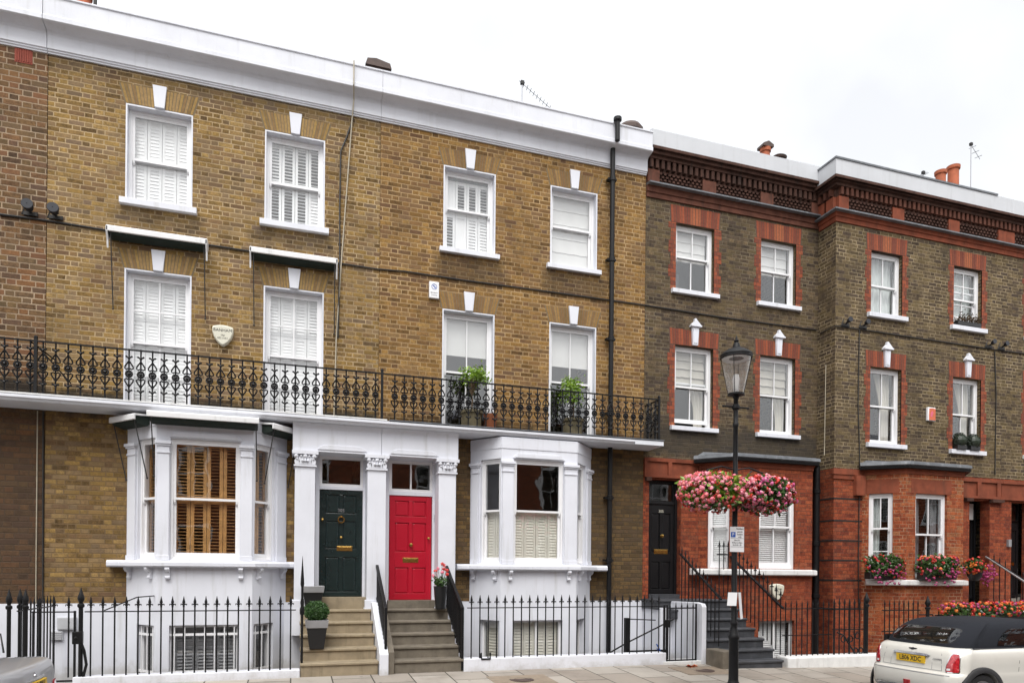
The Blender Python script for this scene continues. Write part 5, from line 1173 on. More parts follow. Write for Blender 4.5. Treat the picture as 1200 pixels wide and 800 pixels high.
def flower_mass(par, c, rad, n, cols, nl, rng, leafs=.075, lm='leafd', heads=.035, top=.0, box=1.):
    bx = lambda d: Vector([math.copysign(abs(q)**box, q) for q in d])
    fl, lf = MB(), MB(); c = Vector(c)
    for k in range(nl):
        d = Vector((rng.gauss(0,1), rng.gauss(0,1), rng.gauss(0,1))).normalized(); q = rng.uniform(.35, 1.0)*rng.choice((1, 1, 1, 1.12)); d = bx(d)
        leafquad(lf, (c.x+d.x*rad[0]*q, c.y+d.y*rad[1]*q, c.z+d.z*rad[2]*q), leafs*rng.uniform(.7, 1.2), rng)
    ph = [rng.uniform(0, 6) for _ in range(4)]
    for k in range(n):
        d = Vector((rng.gauss(0,1), rng.gauss(0,1), rng.gauss(0,1)+top)).normalized(); q = rng.uniform(.88, 1.1)
        if rng.random() < .45*max(0., sin(3*d.x+ph[0])*cos(4*d.z+ph[1])+.3): continue
        e = bx(d); p = (c.x+e.x*rad[0]*q, c.y+e.y*rad[1]*q, c.z+e.z*rad[2]*q)
        w = sin(d.x*4+ph[2])+cos(d.z*5+ph[3])+rng.gauss(0, .8)
        fl.m = min(len(cols)-1, max(0, int((w+2.2)/4.4*len(cols))))
        blossom(fl, p, heads*rng.uniform(.75, 1.2), rng, d)
    fl.m = 0
    lf.build('foliage', M[lm], par); fl.build('blossoms', [M[k] for k in cols], par)
rng = random.Random(11)
def taper_pot(x, y, z, w, h, label, group=None, square=True, rim=True, m='planter'):
    r = root('planter', (x, y, z), label, 'planter', group)
    mb = MB(); a, b = w*.33, w*.5; n = 4 if square else 16; tw = pi/4 if square else 0; k = math.sqrt(2) if square else 1
    hh = h*.74 if rim else h
    mb.lathe([(a*k, 0), ((a+(b-a)*.8)*k, hh), ((a+(b-a)*.8)*k-.02, hh), ((a+(b-a)*.8)*k-.03, hh-.05), (.01, hh-.05)], (x, y, z), n, twist=tw)
    mb.build('pot', M[m], r, bevel=.004 if square else 0, smooth=not square)
    if rim:
        mb = MB(); mb.lathe([(b*k*.88, hh-.01), (b*k, hh+.0), (b*k*1.08, h), (b*k*.98, h), (b*k*.9, h-.04), (.01, h-.04)], (x, y, z), n, twist=tw); mb.build('rim', M['rim'], r, bevel=.003)
    return r
r = taper_pot(.40, 11.80, .411, .34, .47, 'square black planter with grey rim holding a clipped box ball')
mb = MB(); rg = random.Random(3)
for k in range(2600):
    d = Vector((rg.gauss(0,1), rg.gauss(0,1), rg.gauss(0,1))).normalized(); q = .19*rg.uniform(.86, 1.03)*(1+.05*sin(9*d.x)*cos(8*d.z))
    leafquad(mb, (.40+d.x*q, 11.80+d.y*q, 1.02+d.z*q*.88), .034, rg)
mb.build('foliage', M['leafb'], r)
mb = MB(); mb.ball((.40, 11.80, 1.02), .16, 14, 10, .88); mb.build('inner_twigs', M['leafb'], r, smooth=True)
r = taper_pot(.36, 12.70, .995, .36, .42, 'empty square black planter with grey rim near the green door')
r = taper_pot(2.62, 12.55, 1.0, .27, .42, 'round black pot of red and pink geraniums beside the red door', square=False, rim=False)
flower_mass(r, (2.62, 12.55, 1.50), (.14, .14, .10), 0, ['reds'], 260, rng, .06)
mb = MB(); fl = MB(); rg = random.Random(5)
for (dx, dz, c) in ((-.10,.20,0),(-.05,.25,1),(.06,.30,0),(.10,.22,0),(.01,.19,1),(-.14,.12,1),(.12,.14,0),(.04,.24,0),(.02,.33,0)):
    mb.tube([(2.62+dx*.3,12.52,1.48),(2.62+dx,12.50,1.48+dz)], .004, 4); fl.m = c
    for j in range(3): blossom(fl, (2.62+dx+rg.uniform(-.02,.02), 12.49, 1.49+dz+rg.uniform(-.015,.015)), .032, rg, (rg.uniform(-.5,.5), -1, .6))
mb.build('stem', M['leafd'], r); fl.build('blossoms', [M['reds'], M['pinks']], r)

def balcony_tree(x, y, z, label, h0=.55, crown=(.26, .20, .36)):
    r = root('potted_tree', (x, y, z), label, 'potted tree', 'potted trees on the balcony')
    mb = MB(); mb.lathe([(.17,0),(.19,.02),(.20,.30),(.225,.31),(.225,.36),(.19,.37),(.18,.33),(.01,.32)], (x,y,z), 18); mb.build('pot', M['urn'], r, smooth=True)
    mb = MB(); rg = random.Random(int(x*37)); mb.tube([(x,y,z+.3),(x+.02,y,z+.55),(x-.01,y+.01,z+h0+.42)], [.018,.015,.011], 6)
    lf = MB(); tips = []
    for k in range(16):
        a = rg.uniform(0, 2*pi); e = rg.uniform(-.5, 1.3); L = rg.uniform(.6, 1.05)
        t = Vector((x+crown[0]*cos(a)*cos(e)*L, y+crown[1]*sin(a)*cos(e)*L, z+h0+.44+crown[2]*.8*sin(e)*L)); tips.append(t)
        mb.tube([(x,y,z+h0+.1+.02*k % .3), ((x+t.x)/2, (y+t.y)/2, (z+h0+.3+t.z)/2+.03), t], [.008,.006,.003], 4)
    for t in tips:
        for k in range(34): leafquad(lf, t+Vector((rg.gauss(0,.055), rg.gauss(0,.05), rg.gauss(0,.06))), rg.uniform(.05,.085), rg)
    mb.build('trunk', M['bark'], r); lf.build('crown', M['leafg'], r)
balcony_tree(3.28, 12.95, 4.42, 'light green potted tree before the french window nearer the porch', .50)
balcony_tree(5.40, 12.95, 4.42, 'light green potted tree before the french window beside the drainpipe', .42, (.20, .18, .40))
r = taper_pot(3.68, 13.0, 4.42, .30, .34, 'small brown pot on the balcony beside the potted tree', square=False, rim=False, m='terra')

def windowbox(x, y, z, w, label, cols, n, green='leafd', box='planter', hang=True):
    r = root('flower_box', (x, y, z), label, 'flower box', 'flower boxes on the bay sill')
    mb = MB(); mb.box(x-w/2, x+w/2, y-.09, y+.09, z, z+.16); mb.build('box', M[box], r, bevel=.01)
    flower_mass(r, (x, y-.04, z+.30), (w*.56, .20, .25), int(n*1.7), cols, int(1900*w), rng, .085, green, .042, .1, .8)
    if hang:
        fl = MB()
        for k in range(int(40*w)):
            p = (x+rng.uniform(-.58,.58)*w, y-.20-rng.uniform(0,.07), z+rng.gauss(.10,.10)); blossom(fl, p, .04, rng, (0,-1,.3))
        fl.build('trailing_petunias', M['petunia'], r)
    return r
windowbox(12.68, 12.24, 1.60, .92, 'flower box with green mound and trailing magenta petunias on the slanted bay side', ['reds','petunia','reds'], 50)
windowbox(13.85, 11.90, 1.60, .98, 'flower box of pink and orange geraniums under the front bay window', ['salmon','orangef','reds','petunia'], 70)
r = root('hanging_pot', (15.05, 11.95, 1.55), 'dark round pot of red and magenta flowers at the right end of the bay sill', 'flower pot')
mb = MB(); mb.lathe([(.08,0),(.15,.10),(.17,.2),(.15,.21),(.01,.2)], (15.05,11.95,1.58), 14); mb.build('pot', M['planter'], r, smooth=True)
flower_mass(r, (15.0,11.92,1.92), (.24,.20,.18), 80, ['reds','orangef','reds'], 420, rng, .07, 'leafd', .04)
fl = MB()
for k in range(60): blossom(fl, (15.30+rng.gauss(0,.09), 11.85+rng.gauss(0,.05), 1.74+rng.gauss(0,.11)), .042, rng, (.2,-1,.2))
fl.build('trailing_petunias', M['petunia'], r)
r = root('flower_trough', (14.5, 10.92, .78), 'long trough of red and orange flowers on the railing behind the white car', 'flower trough')
mb = MB(); mb.box(12.95, 16.0, 10.80, 10.98, .70, .88); mb.build('box', M['planter'], r)
for k in range(5): flower_mass(r, (13.25+k*.62, 10.86, .98), (.42, .20, .15), 85, ['petunia','reds','orangef','reds','petunia'], 420, rng, .075, 'leafd', .042, .5, .8)
# plants on window sills
r = root('window_plant', (15.62, Y4-.02, 7.75), 'dark straggly plant in the box under the top right raised sash', 'plant')
mb = MB(); mb.box(15.25, 16.0, Y4-.06, Y4+.07, 7.75, 7.84); mb.build('box', M['planter'], r)
lf = MB()
for k in range(420): leafquad(lf, (15.62+rng.uniform(-.36,.36), Y4-.02+rng.gauss(0,.05), 7.86+abs(rng.gauss(0,.07))), .05, rng)
lf.build('foliage', M['bark'], r)
for i, (x, l) in enumerate(((15.35, 'dark clipped ball plant on the first floor sill, left of the pair'), (15.78, 'dark clipped ball plant on the first floor sill, right of the pair'))):
    r = root('ball_plant', (x, Y4-.02, 4.75), l, 'plant', 'ball plants on the first floor sill')
    lf = MB()
    for k in range(800):
        d = Vector((rng.gauss(0,1), rng.gauss(0,1), rng.gauss(0,1))).normalized(); leafquad(lf, (x+d.x*.19, Y4-.04+d.y*.11, 4.95+d.z*.18), .035, rng)
    lf.build('foliage', leaf('leaf_dark', [(.012,.022,.012),(.02,.035,.016),(.03,.045,.025)]) if i == 0 else bpy.data.materials['leaf_dark'], r)
    mb = MB(); mb.box(x-.15, x+.15, Y4-.12, Y4+.05, 4.735, 4.83); mb.build('pot', M['planter'], r)
    mb = MB(); mb.ball((x, Y4-.04, 4.95), .15, 12, 8); mb.build('inner_twigs', bpy.data.materials['leaf_dark'], r)
# ------------------------------------------------------------------ lamp post with hanging baskets
LX, LY, LZ = 6.40, 8.95, -.085
lp = root('street_lamp', (LX, LY, LZ), 'black cast iron street lamp with tapered glass lantern', 'street lamp')
mb = MB(); c = (LX, LY, LZ)
mb.lathe([(.098,-.1),(.098,.10),(.09,.13),(.078,.16),(.073,.19),(.071,.78),(.082,.81),(.084,.84),(.07,.87),(.052,.96),(.046,1.0),(.055,1.02),(.055,1.05),(.042,1.08),(.039,2.9),(.038,3.2),(.046,3.22),(.046,3.26),(.036,3.29),(.034,4.0),(.044,4.02),(.044,4.06),(.034,4.08),(.034,4.44),(.05,4.46),(.05,4.48)], c, 18)
mb.build('column', M['black'], lp, smooth=True)
mb = MB(); mb.tube([(LX-.22,LY,LZ+4.31),(LX+.22,LY,LZ+4.31)], .014, 8); mb.ball((LX-.22,LY,LZ+4.31), .02, 8, 5); mb.ball((LX+.22,LY,LZ+4.31), .02, 8, 5); mb.lathe([(.045,-.04),(.06,-.02),(.06,.02),(.045,.04)], (LX,LY,LZ+4.31), 12); mb.build('ladder_bar', M['black'], lp)
zl = LZ+4.49
mb = MB(); mb.lathe([(.05,-.02),(.125,0),(.125,.025),(.11,.03)], (LX,LY,zl), 18); mb.lathe([(.222,.555),(.238,.56),(.238,.585),(.20,.59)], (LX,LY,zl), 24)
for k in range(4): a = pi/4+k*pi/2; mb.tube([(LX+.118*cos(a),LY+.118*sin(a),zl+.03),(LX+.226*cos(a),LY+.226*sin(a),zl+.56)], .0055, 5)
mb.build('lantern_frame', M['black'], lp)
mb = MB(); n = 24; mb.add([(LX+r_*cos(2*pi*k/n),LY+r_*sin(2*pi*k/n),zl+z_) for r_, z_ in ((.114,.03),(.222,.56)) for k in range(n)], [(k,(k+1)%n,n+(k+1)%n,n+k) for k in range(n)]); mb.build('lantern_glass', M['lampglass'], lp, smooth=True)
mb = MB(); mb.lathe([(.238,.585),(.243,.60),(.225,.63),(.16,.675),(.085,.71),(.06,.72),(.05,.765),(.042,.79),(.025,.80),(.036,.815),(.036,.83),(.018,.845),(.016,.87),(.003,.91)], (LX,LY,zl), 24); mb.ball((LX+.228,LY-.06,zl+.61), .02, 6, 4); mb.build('lantern_cap', M['black'], lp, smooth=True)
mb = MB(); mb.lathe([(.02,.03),(.04,.06),(.045,.18),(.05,.25),(.04,.31),(.01,.32)], (LX,LY,zl), 12); mb.build('lamp_bulb', M['blind'], lp, smooth=True)
mb = MB(); mb.lathe([(.08,.56),(.20,.54),(.21,.555),(.1,.585)], (LX,LY,zl), 18); mb.build('reflector', M['blind'], lp)
mb = MB()
for s in (-1, 1): mb.tube([(LX,LY,LZ+3.36),(LX+s*.25,LY,LZ+3.40),(LX+s*.50,LY,LZ+3.33)], .013, 6); mb.tube([(LX,LY,LZ+3.10),(LX+s*.30,LY,LZ+3.36)], .010, 6)
mb.build('basket_bracket', M['black'], lp)
for s, cx, cols, lab in ((-1, LX-.44, ['reds','salmon','pinks','pinks','salmon'], 'hanging basket of pink and salmon geraniums with green showing, left of the lamp post'), (1, LX+.47, ['reds','pinks','pinks','magenta','reds'], 'hanging basket of magenta, red and pink geraniums, right of the lamp post')):
    b = root('hanging_basket', (cx, LY, LZ+2.85), lab, 'hanging basket', 'hanging baskets on the street lamp')
    mb = MB(); mb.lathe([(.06,0),(.20,.08),(.26,.22),(.25,.24),(.02,.22)], (cx,LY,LZ+2.80), 16); mb.build('basket', M['soil'], b, smooth=True)
    mb = MB()
    for k in range(4): a = k*pi/2+.4; mb.tube([(cx+.25*cos(a),LY+.25*sin(a),LZ+3.02),(LX+s*.50,LY,LZ+3.33)], .005, 4)
    mb.build('chain', M['black'], b)
    flower_mass(b, (cx, LY, LZ+3.03), (.43, .36, .235), 420, cols, 2300, rng, .09, 'leafd' if s > 0 else 'leafg', .042, .1, .72)
    flower_mass(b, (cx+s*.02, LY-.06, LZ+2.94), (.40, .36, .24), 150, cols, 700, rng, .08, 'leafd', .038, -.1, .8)
    flower_mass(b, (cx-s*.12, LY, LZ+3.08), (.36, .31, .17), 120, cols[::-1], 500, rng, .085, 'leafg', .042, .4, .75)
sg = root('parking_sign', (LX, LY-.08, 2.2), 'white parking permit sign on the street lamp', 'sign')
FS = Fr(LX-.01, LY-.055); mb = MB(); mb.fbox(FS, -.115, .135, 0, .006, 2.03, 2.41); mb.build('plate', M['signw'], sg, bevel=.004)
mb = MB(); mb.fbox(FS, -.10, -.02, .006, .0075, 2.25, 2.33); mb.build('blue_square', M['blue'], sg); letters('P', .075, 'lettering', M['signw'], sg, FS, -.06, .0082, 2.288)
for t, sz, u, z in (('Resident', .036, .058, 2.38), ('permit', .034, .058, 2.335), ('holders', .034, .058, 2.295), ('only', .034, .058, 2.258), ('Mon-Fri', .032, .01, 2.205), ('8.30am-6.30pm', .029, .01, 2.17), ('Sat 8.30-1.30', .029, .01, 2.135)): letters(t, sz, 'lettering', M['ink'], sg, FS, u, .0075, z)
mb = MB(); mb.fbox(FS, -.105, .125, .006, .0072, 2.232, 2.236); mb.fbox(FS, -.105, .125, .006, .0072, 2.105, 2.109); mb.build('rule', M['ink'], sg)
mb = MB(); ring(mb, Fr(LX, LY), 0, 0, 0, .058, .008); mb = MB(); mb.lathe([(.042,-.012),(.047,-.01),(.047,.01),(.042,.012)], (LX,LY,2.32), 14); mb.lathe([(.042,-.012),(.047,-.01),(.047,.01),(.042,.012)], (LX,LY,2.10), 14); mb.build('strap', M['steel'], sg)
nt = root('notice', (LX, LY-.1, 1.15), 'white paper notice folded round the street lamp column', 'notice')
mb = MB()
for s, dx, t in ((-1, -.085, -.02), (1, .075, .03)):
    mb.hexa([(LX+dx-.055,LY-.02,1.22),(LX+dx+.045,LY-.11,1.22),(LX+dx+.047,LY-.108,1.22),(LX+dx-.053,LY-.018,1.22),(LX+dx-.055+t*s,LY-.02,1.42),(LX+dx+.045+t*s,LY-.11,1.42),(LX+dx+.047+t*s,LY-.108,1.42),(LX+dx-.053+t*s,LY-.018,1.42)] if s < 0 else
            [(LX+dx-.035,LY-.1,1.02),(LX+dx+.055,LY-.04,1.02),(LX+dx+.057,LY-.038,1.02),(LX+dx-.033,LY-.098,1.02),(LX+dx-.075,LY-.1,1.42),(LX+dx+.015,LY-.04,1.42),(LX+dx+.017,LY-.038,1.42),(LX+dx-.073,LY-.098,1.42)])
mb.build('paper', M['signw'], nt)

# ------------------------------------------------------------------ roofs: pots, aerials, stacks
def stack(x, y, z0, z1, label, pots, w=.7, d=.5, ps=1.):
    r = root('chimney', (x, y, z0), label, 'chimney')
    mb = MB(); mb.box(x-w/2, x+w/2, y-d/2, y+d/2, z0, z1-.12); mb.box(x-w/2-.05, x+w/2+.05, y-d/2-.05, y+d/2+.05, z1-.12, z1); mb.build('stack', M['reddark'], r)
    for (px, h, q, kind) in pots:
        mb = MB(); p = [(q*.9,0),(q,.03),(q*.82,.08),(q*.80,h-.10),(q*.98,h-.08),(q*1.02,h),(q*.75,h),(q*.7,h-.2),(.01,h-.2)]
        if kind == 'cowl': p = [(q*.6,0),(q*.55,h*.5),(q*1.3,h*.62),(q*1.5,h*.8),(q*.9,h),(.01,h*1.02)]
        mb.lathe(p, (px, y, z1), 16); mb.build('chimney_pot', M['rust'] if kind == 'cowl' else M['pot'], r, smooth=True)
        if kind == 'hood': mb = MB(); mb.prism([(-q*1.1,h),(-q*1.1,h+.06),(0,h+.13),(q*1.1,h+.06),(q*1.1,h)], lambda a, z, t: (px+a, t, z1+z), y-q, y+q); mb.build('hood', M['rust'], r)
stack(-3.68, 14., 10.45, 11.45, 'orange chimney pot above the white parapet at the top left', ((-3.60, .42, .14, 'pot'),))
stack(10.95, 14., 10.75, 11.55, 'chimney with a hooded orange pot and a squat cowl above the plain white parapet', ((10.78, .36, .13, 'hood'), (11.16, .26, .13, 'cowl')))
stack(16.5, 14., 10.65, 11.93, 'chimney with two tapering orange pots above the projecting parapet', ((16.30, .45, .15, 'pot'), (16.74, .66, .165, 'pot')))
mb = MB(); mb.tube([(-3.42,14,10.45),(-3.42,14,11.9)], .03, 6); tag(mb.build('vent_pipe', M['cable']), 'thin black pipe beside the orange pot at top left', 'pipe')
def roof_vent(x, y, z, label, dome=False):
    r = root('roof_vent', (x, y, z), label, 'roof vent'); mb = MB()
    if dome: mb.lathe([(.16,-1.05),(.16,0),(.30,.02),(.30,.10),(.24,.18),(.1,.24),(.01,.25)], (x,y,z), 16)
    else: mb.box(x-.2, x+.2, y-.2, y+.2, z-1.2, z+.0); mb.prism([(-.26,0),(-.22,.12),(-.05,.15),(.22,.10),(.25,0)], lambda a, q, t: (x+a, t, z+q), y-.25, y+.25)
    mb.build('cap', M['rust'], r)
roof_vent(1.55, 14., 11.60, 'dark boxy roof vent above the parapet near the hanging cable')
roof_vent(7.16, 14., 11.52, 'dark domed roof vent beside the top of the tall drainpipe', True)
roof_vent(11.92, 14.4, 11.72, 'flat dark lead roof hatch where the parapet steps forward')
def aerial(x, y, z0, z1, label, boom, els, dirv=(.9, -.2), m='wire'):
    r = root('aerial', (x, y, z0), label, 'aerial'); mb = MB(); mb.tube([(x,y,z0),(x,y,z1)], .011, 6); mb.build('mast', M[m], r)
    mb = MB(); b = Vector((dirv[0]*boom, .3*boom, dirv[1]*boom)); s = Vector((x, y, z1-.05)); mb.tube([s-b*.1, s+b], .005, 5)
    for k in range(els):
        p = s+b*(k+.5)/els; mb.tube([p-Vector((.02,.12,.03)), p+Vector((.02,.12,.03))], .006, 4)
    mb.box(x-.035, x+.04, y-.03, y+.03, z1-.07, z1+.0)
    mb.build('boom', M['cable'], r)
aerial(4.60, 14., 10.4, 12.16, 'thin television aerial with sloping boom above the long white parapet', .80, 9, (.95, -.30))
aerial(17.36, 14., 10.6, 13.35, 'tall white pole aerial at the upper right', .62, 3, (.9, -.28))
aerial(15.70, 14., 10.6, 12.28, 'small stubby aerial just left of the two tapering pots', .16, 2, (.9, .1))

# ------------------------------------------------------------------ pavement, road
def gz(x, y): return .045*(min(y, 11.42)-11.42)-.02*min(6, max(0, x-6.5))
def flat(name, x0, x1, y0, y1, fz, m, kind='structure', skirt=.3, nx=60):
    mb = MB(); xs = [x0+(x1-x0)*k/nx for k in range(nx+1)]
    for k in range(nx):
        a, b = xs[k], xs[k+1]; z = [fz(a,y0), fz(b,y0), fz(b,y1), fz(a,y1)]
        mb.poly([(a,y0,z[0]),(b,y0,z[1]),(b,y1,z[2]),(a,y1,z[3])])
        mb.poly([(a,y0,z[0]-skirt),(b,y0,z[1]-skirt),(b,y0,z[1]),(a,y0,z[0])]); mb.poly([(b,y1,z[2]-skirt*4),(a,y1,z[3]-skirt*4),(a,y1,z[3]),(b,y1,z[2])])
    return tag(mb.build(name, m), kind=kind)
def flags():
    m = mat('york_stone_flags'); t = NT(m); p = t.pos()
    mp = t.new('ShaderNodeMapping'); mp.inputs['Rotation'].default_value = (0, 0, pi/2); t.put(mp.inputs[0], p)
    b = t.new('ShaderNodeTexBrick'); b.offset = .5; t.put(b.inputs['Vector'], mp.outputs[0])
    for k, v in (('Scale', 1.), ('Brick Width', .86), ('Row Height', .62), ('Mortar Size', .011), ('Mortar Smooth', .2), ('Bias', 0.)): b.inputs[k].default_value = v
    b.inputs['Color1'].default_value = (0, 0, 0, 1); b.inputs['Color2'].default_value = (1, 1, 1, 1); b.inputs['Mortar'].default_value = (.5, .5, .5, 1)
    c = t.ramp(b.outputs['Color'], [(0, (.27,.235,.20)), (.5, (.31,.28,.245)), (1, (.37,.34,.30))])
    n = t.noise(p, 1.2, 6, .65); c = t.mix(1., c, t.ramp(n, [(.25, (.72,.70,.68)), (.5, (1,1,1)), (.75, (1.12,1.1,1.08))]), 'MULTIPLY')
    sp = t.step(t.noise(p, 26., 3, .7), .66, .74); c = t.mix(t.math('MULTIPLY', sp, .35), c, (.12, .11, .10))
    c = t.mix(b.outputs['Fac'], c, (.06, .053, .043))
    st = t.step(t.noise(p, 2.6, 6, .7), .56, .72); c = t.mix(t.math('MULTIPLY', st, .4), c, (.15, .125, .10))
    gum = t.new('ShaderNodeTexVoronoi', feature='F1'); t.put(gum.inputs['Vector'], p); gum.inputs['Scale'].default_value = 2.3; c = t.mix(t.math('MULTIPLY', t.math('SUBTRACT', 1., t.step(gum.outputs['Distance'], .05, .075)), .55), c, (.10, .095, .09))
    h = t.math('SUBTRACT', t.math('MULTIPLY', t.noise(p, 45., 3), .25), b.outputs['Fac'])
    t.out(c, .82, t.bump(h, .5, .006), spec=.3); return m
def tarmac():
    m = mat('asphalt'); t = NT(m); p = t.pos(); n = t.noise(p, 90., 3, .7)
    c = t.ramp(n, [(.3, (.05,.05,.051)), (.55, (.085,.085,.086)), (.75, (.13,.13,.128))])
    c = t.mix(t.step(t.noise(p, .5, 5, .6), .4, .7), c, (.10, .098, .094)); t.out(c, .85, t.bump(n, .5, .006), spec=.3); return m
RZ = -.13
flat('pavement', -60, 80, 9.16, 11.44, gz, flags(), nx=140)
flat('kerb', -60, 80, 9.0, 9.156, lambda x, y: gz(x, 9.16)+.002, plain('granite_kerb', (.30,.29,.275), .75, .2, 14., .3), nx=140)
flat('road', -60, 80, 2.0, 9.05, lambda x, y: gz(x, 9.)+RZ+.012*max(0, 5.5-abs(y-5.5))*0, tarmac(), nx=140)
flat('road_lines', -60, 80, 6.72, 6.80, lambda x, y: gz(x, 9.)+RZ+.004, plain('worn_white_line', (.6,.6,.58), .8, .2, 20.), skirt=.001, nx=140)
flat('pavement', -60, 80, -3.4, 1.99, lambda x, y: gz(x, 9.)+.0, plain('far_flags', (.29,.27,.24), .85, .12, 2.), nx=140)
mb = MB(); mb.box(-60, 80, 11.441, 14., -2.2, -1.9); tag(mb.build('area_floor', plain('area_concrete', (.30,.29,.27), .85, .2, 3.)), kind='structure')
mb = MB(); mb.poly([(-400,-400,-2.4),(400,-400,-2.4),(400,400,-2.4),(-400,400,-2.4)]); tag(mb.build('ground', plain('earth', (.16,.14,.11), .95, .2, .2)), kind='structure')
for (x, y, sx, l) in ((3.55, 10.55, .25, 'round dark manhole cover set in a tan patch before the middle railing'), (7.05, 10.75, .25, 'round dark manhole cover beside the orange litter')):
    r = root('manhole_cover', (x, y, gz(x, y)), l, 'manhole cover', 'manhole covers'); z = gz(x, y)+.006
    mb = MB(); mb.lathe([(.20, -.02), (.20, .0), (.185, .004), (.18, .001), (.01, .001)], (x, y, z), 28); mb.lathe([(.13, .0), (.128, .005), (.12, .005), (.118, .0)], (x, y, z), 24); mb.build('lid', M['rust'], r)
    mb = MB(); q = .5; mb.hexa([(x-q,y-.36,gz(x-q,y-.36)-.05),(x+q,y-.36,gz(x+q,y-.36)-.05),(x+q,y+.36,gz(x+q,y+.36)-.05),(x-q,y+.36,gz(x-q,y+.36)-.05),(x-q,y-.36,gz(x-q,y-.36)+.004),(x+q,y-.36,gz(x+q,y-.36)+.004),(x+q,y+.36,gz(x+q,y+.36)+.004),(x-q,y+.36,gz(x-q,y+.36)+.004)])
    mb.build('surround', MATS.get('tan_concrete') or plain('tan_concrete', (.27,.215,.16), .85, .15, 8.), r)
mb = MB(); rg = random.Random(2); x, y = 7.02, 11.1
for k in range(9):
    px, py = x+rg.uniform(-.13,.13), y+rg.uniform(-.05,.05); z = gz(px, py)+.006; a = rg.uniform(0, 3); s = rg.uniform(.03,.07)
    mb.add([(px+s*cos(a), py+s*sin(a), z), (px+s*cos(a+1.6), py+s*sin(a+1.6), z+rg.uniform(.01,.05)), (px+s*cos(a+3.1), py+s*sin(a+3.1), z), (px+s*cos(a+4.6), py+s*sin(a+4.6), z+rg.uniform(.0,.03))], [(0,1,2),(0,2,3)])
tag(mb.build('litter', M['litter']), 'crumpled orange litter on the pavement before the narrow gate', 'litter', kind='thing')

# ------------------------------------------------------------------ the houses across the street (they show in the window glass)
for k, (x0, x1, zt) in enumerate(((-24,-16,8.2),(-16,-7,8.6),(-7,-.2,8.4),(-.2,6.8,8.2),(6.8,15.3,8.5),(15.3,26,8.3),(26,38,8.6))):
    r = root('brick_house', ((x0+x1)/2, -3.5, 0), 'red brick house across the street, seen only mirrored in the window glass', 'house', 'houses across the street')
    F = Fr(x1, -3.5, -1, 0); hs = []; W = x1-x0
    for i in range(3):
        u = W*(i+.5)/3
        for (a, b) in ((1.2, 3.3), (4.4, 6.3), (6.9, 7.8)): hs.append((u-.55, u+.55, a, b))
    mb = MB(); mb.wall(F, .01, W, -.4, zt, hs); mb.build('wall', M['opp'], r)
    mb = MB(); gl = MB(); bk = MB()
    for (a, b, c, e) in hs:
        mb.fbox(F, a-.02, a+.07, -.12, .01, c, e); mb.fbox(F, b-.07, b+.02, -.12, .01, c, e); mb.fbox(F, a, b, -.12, .01, e-.08, e+.04); mb.fbox(F, a-.06, b+.06, -.12, .09, c-.09, c); mb.fbox(F, a, b, -.11, -.05, (c+e)/2-.03, (c+e)/2+.03); mb.fbox(F, (a+b)/2-.015, (a+b)/2+.015, -.1, -.06, c, e)
        gl.fbox(F, a, b, -.13, -.125, c, e); bk.fbox(F, a-.1, b+.1, -.4, -.35, c-.1, e+.1)
    mb.build('window_frame', M['gloss'], r); gl.build('window_pane', M['pane'], r); bk.build('blackout', M['dark'], r)
    mb = MB(); mb.fbox(F, .01, W, 0, .22, zt-.35, zt-.2); mb.fbox(F, .01, W, -.3, .14, zt, zt+.4); mb.build('cornice', M['stucco'], r)
    mb = MB(); mb.prism([(0, zt), (-8, zt), (-4, zt+1.2)], lambda o, z, t: F(t, o, z), .02, W-.01); mb.fbox(F, .01, W, -8.0, -7.7, -.4, zt-.01); mb.build('roof', M['slate'], r)
# ------------------------------------------------------------------ parked cars (local axes: x forwards from the tail, -y the right hand side)
def outline(xr, xf, hw, rr, rf, bow=.05, n1=6, n2=8, n3=16):
    P = []
    for k in range(n1): y = (hw-rr)*k/n1; P.append((xr+bow*(y/hw)**2, -y))
    xb = xr+bow*((hw-rr)/hw)**2
    for k in range(n2): a = pi/2*k/n2; P.append((xb+rr*(1-cos(a)), -(hw-rr+rr*sin(a))))
    for k in range(n3): P.append((xb+rr+(xf-rf-xb-rr)*k/n3, -hw+.02*((k/n3-.5)*2)**2-.02*0))
    for k in range(n2): a = pi/2*k/n2; P.append((xf-rf+rf*sin(a), -(hw-.02-rf+rf*cos(a))))
    for k in range(n1+1): P.append((xf, -(hw-.02-rf)*(1-k/n1)))
    return P
def lerp_level(lv, z):
    for a, b in zip(lv[:-1], lv[1:]):
        if a[0] <= z <= b[0]: t = (z-a[0])/(b[0]-a[0]); return [p+(q-p)*t for p, q in zip(a, b)]
    return list(lv[-1])
def on_body(lv, s, z, off=.0):
    """point on the hull at arc length s from the tail's middle (positive to the right side)"""
    P = outline(*lerp_level(lv, z)[1:]); L = abs(s); acc = 0
    for a, b in zip(P[:-1], P[1:]):
        d = math.hypot(b[0]-a[0], b[1]-a[1])
        if acc+d >= L or b is P[-1]:
            t = (L-acc)/d; x, y = a[0]+(b[0]-a[0])*t, a[1]+(b[1]-a[1])*t; nx, ny = (b[1]-a[1])/d, -(b[0]-a[0])/d
            x, y = x+nx*off, y+ny*off
            return (x, y if s >= 0 else -y, z)
        acc += d
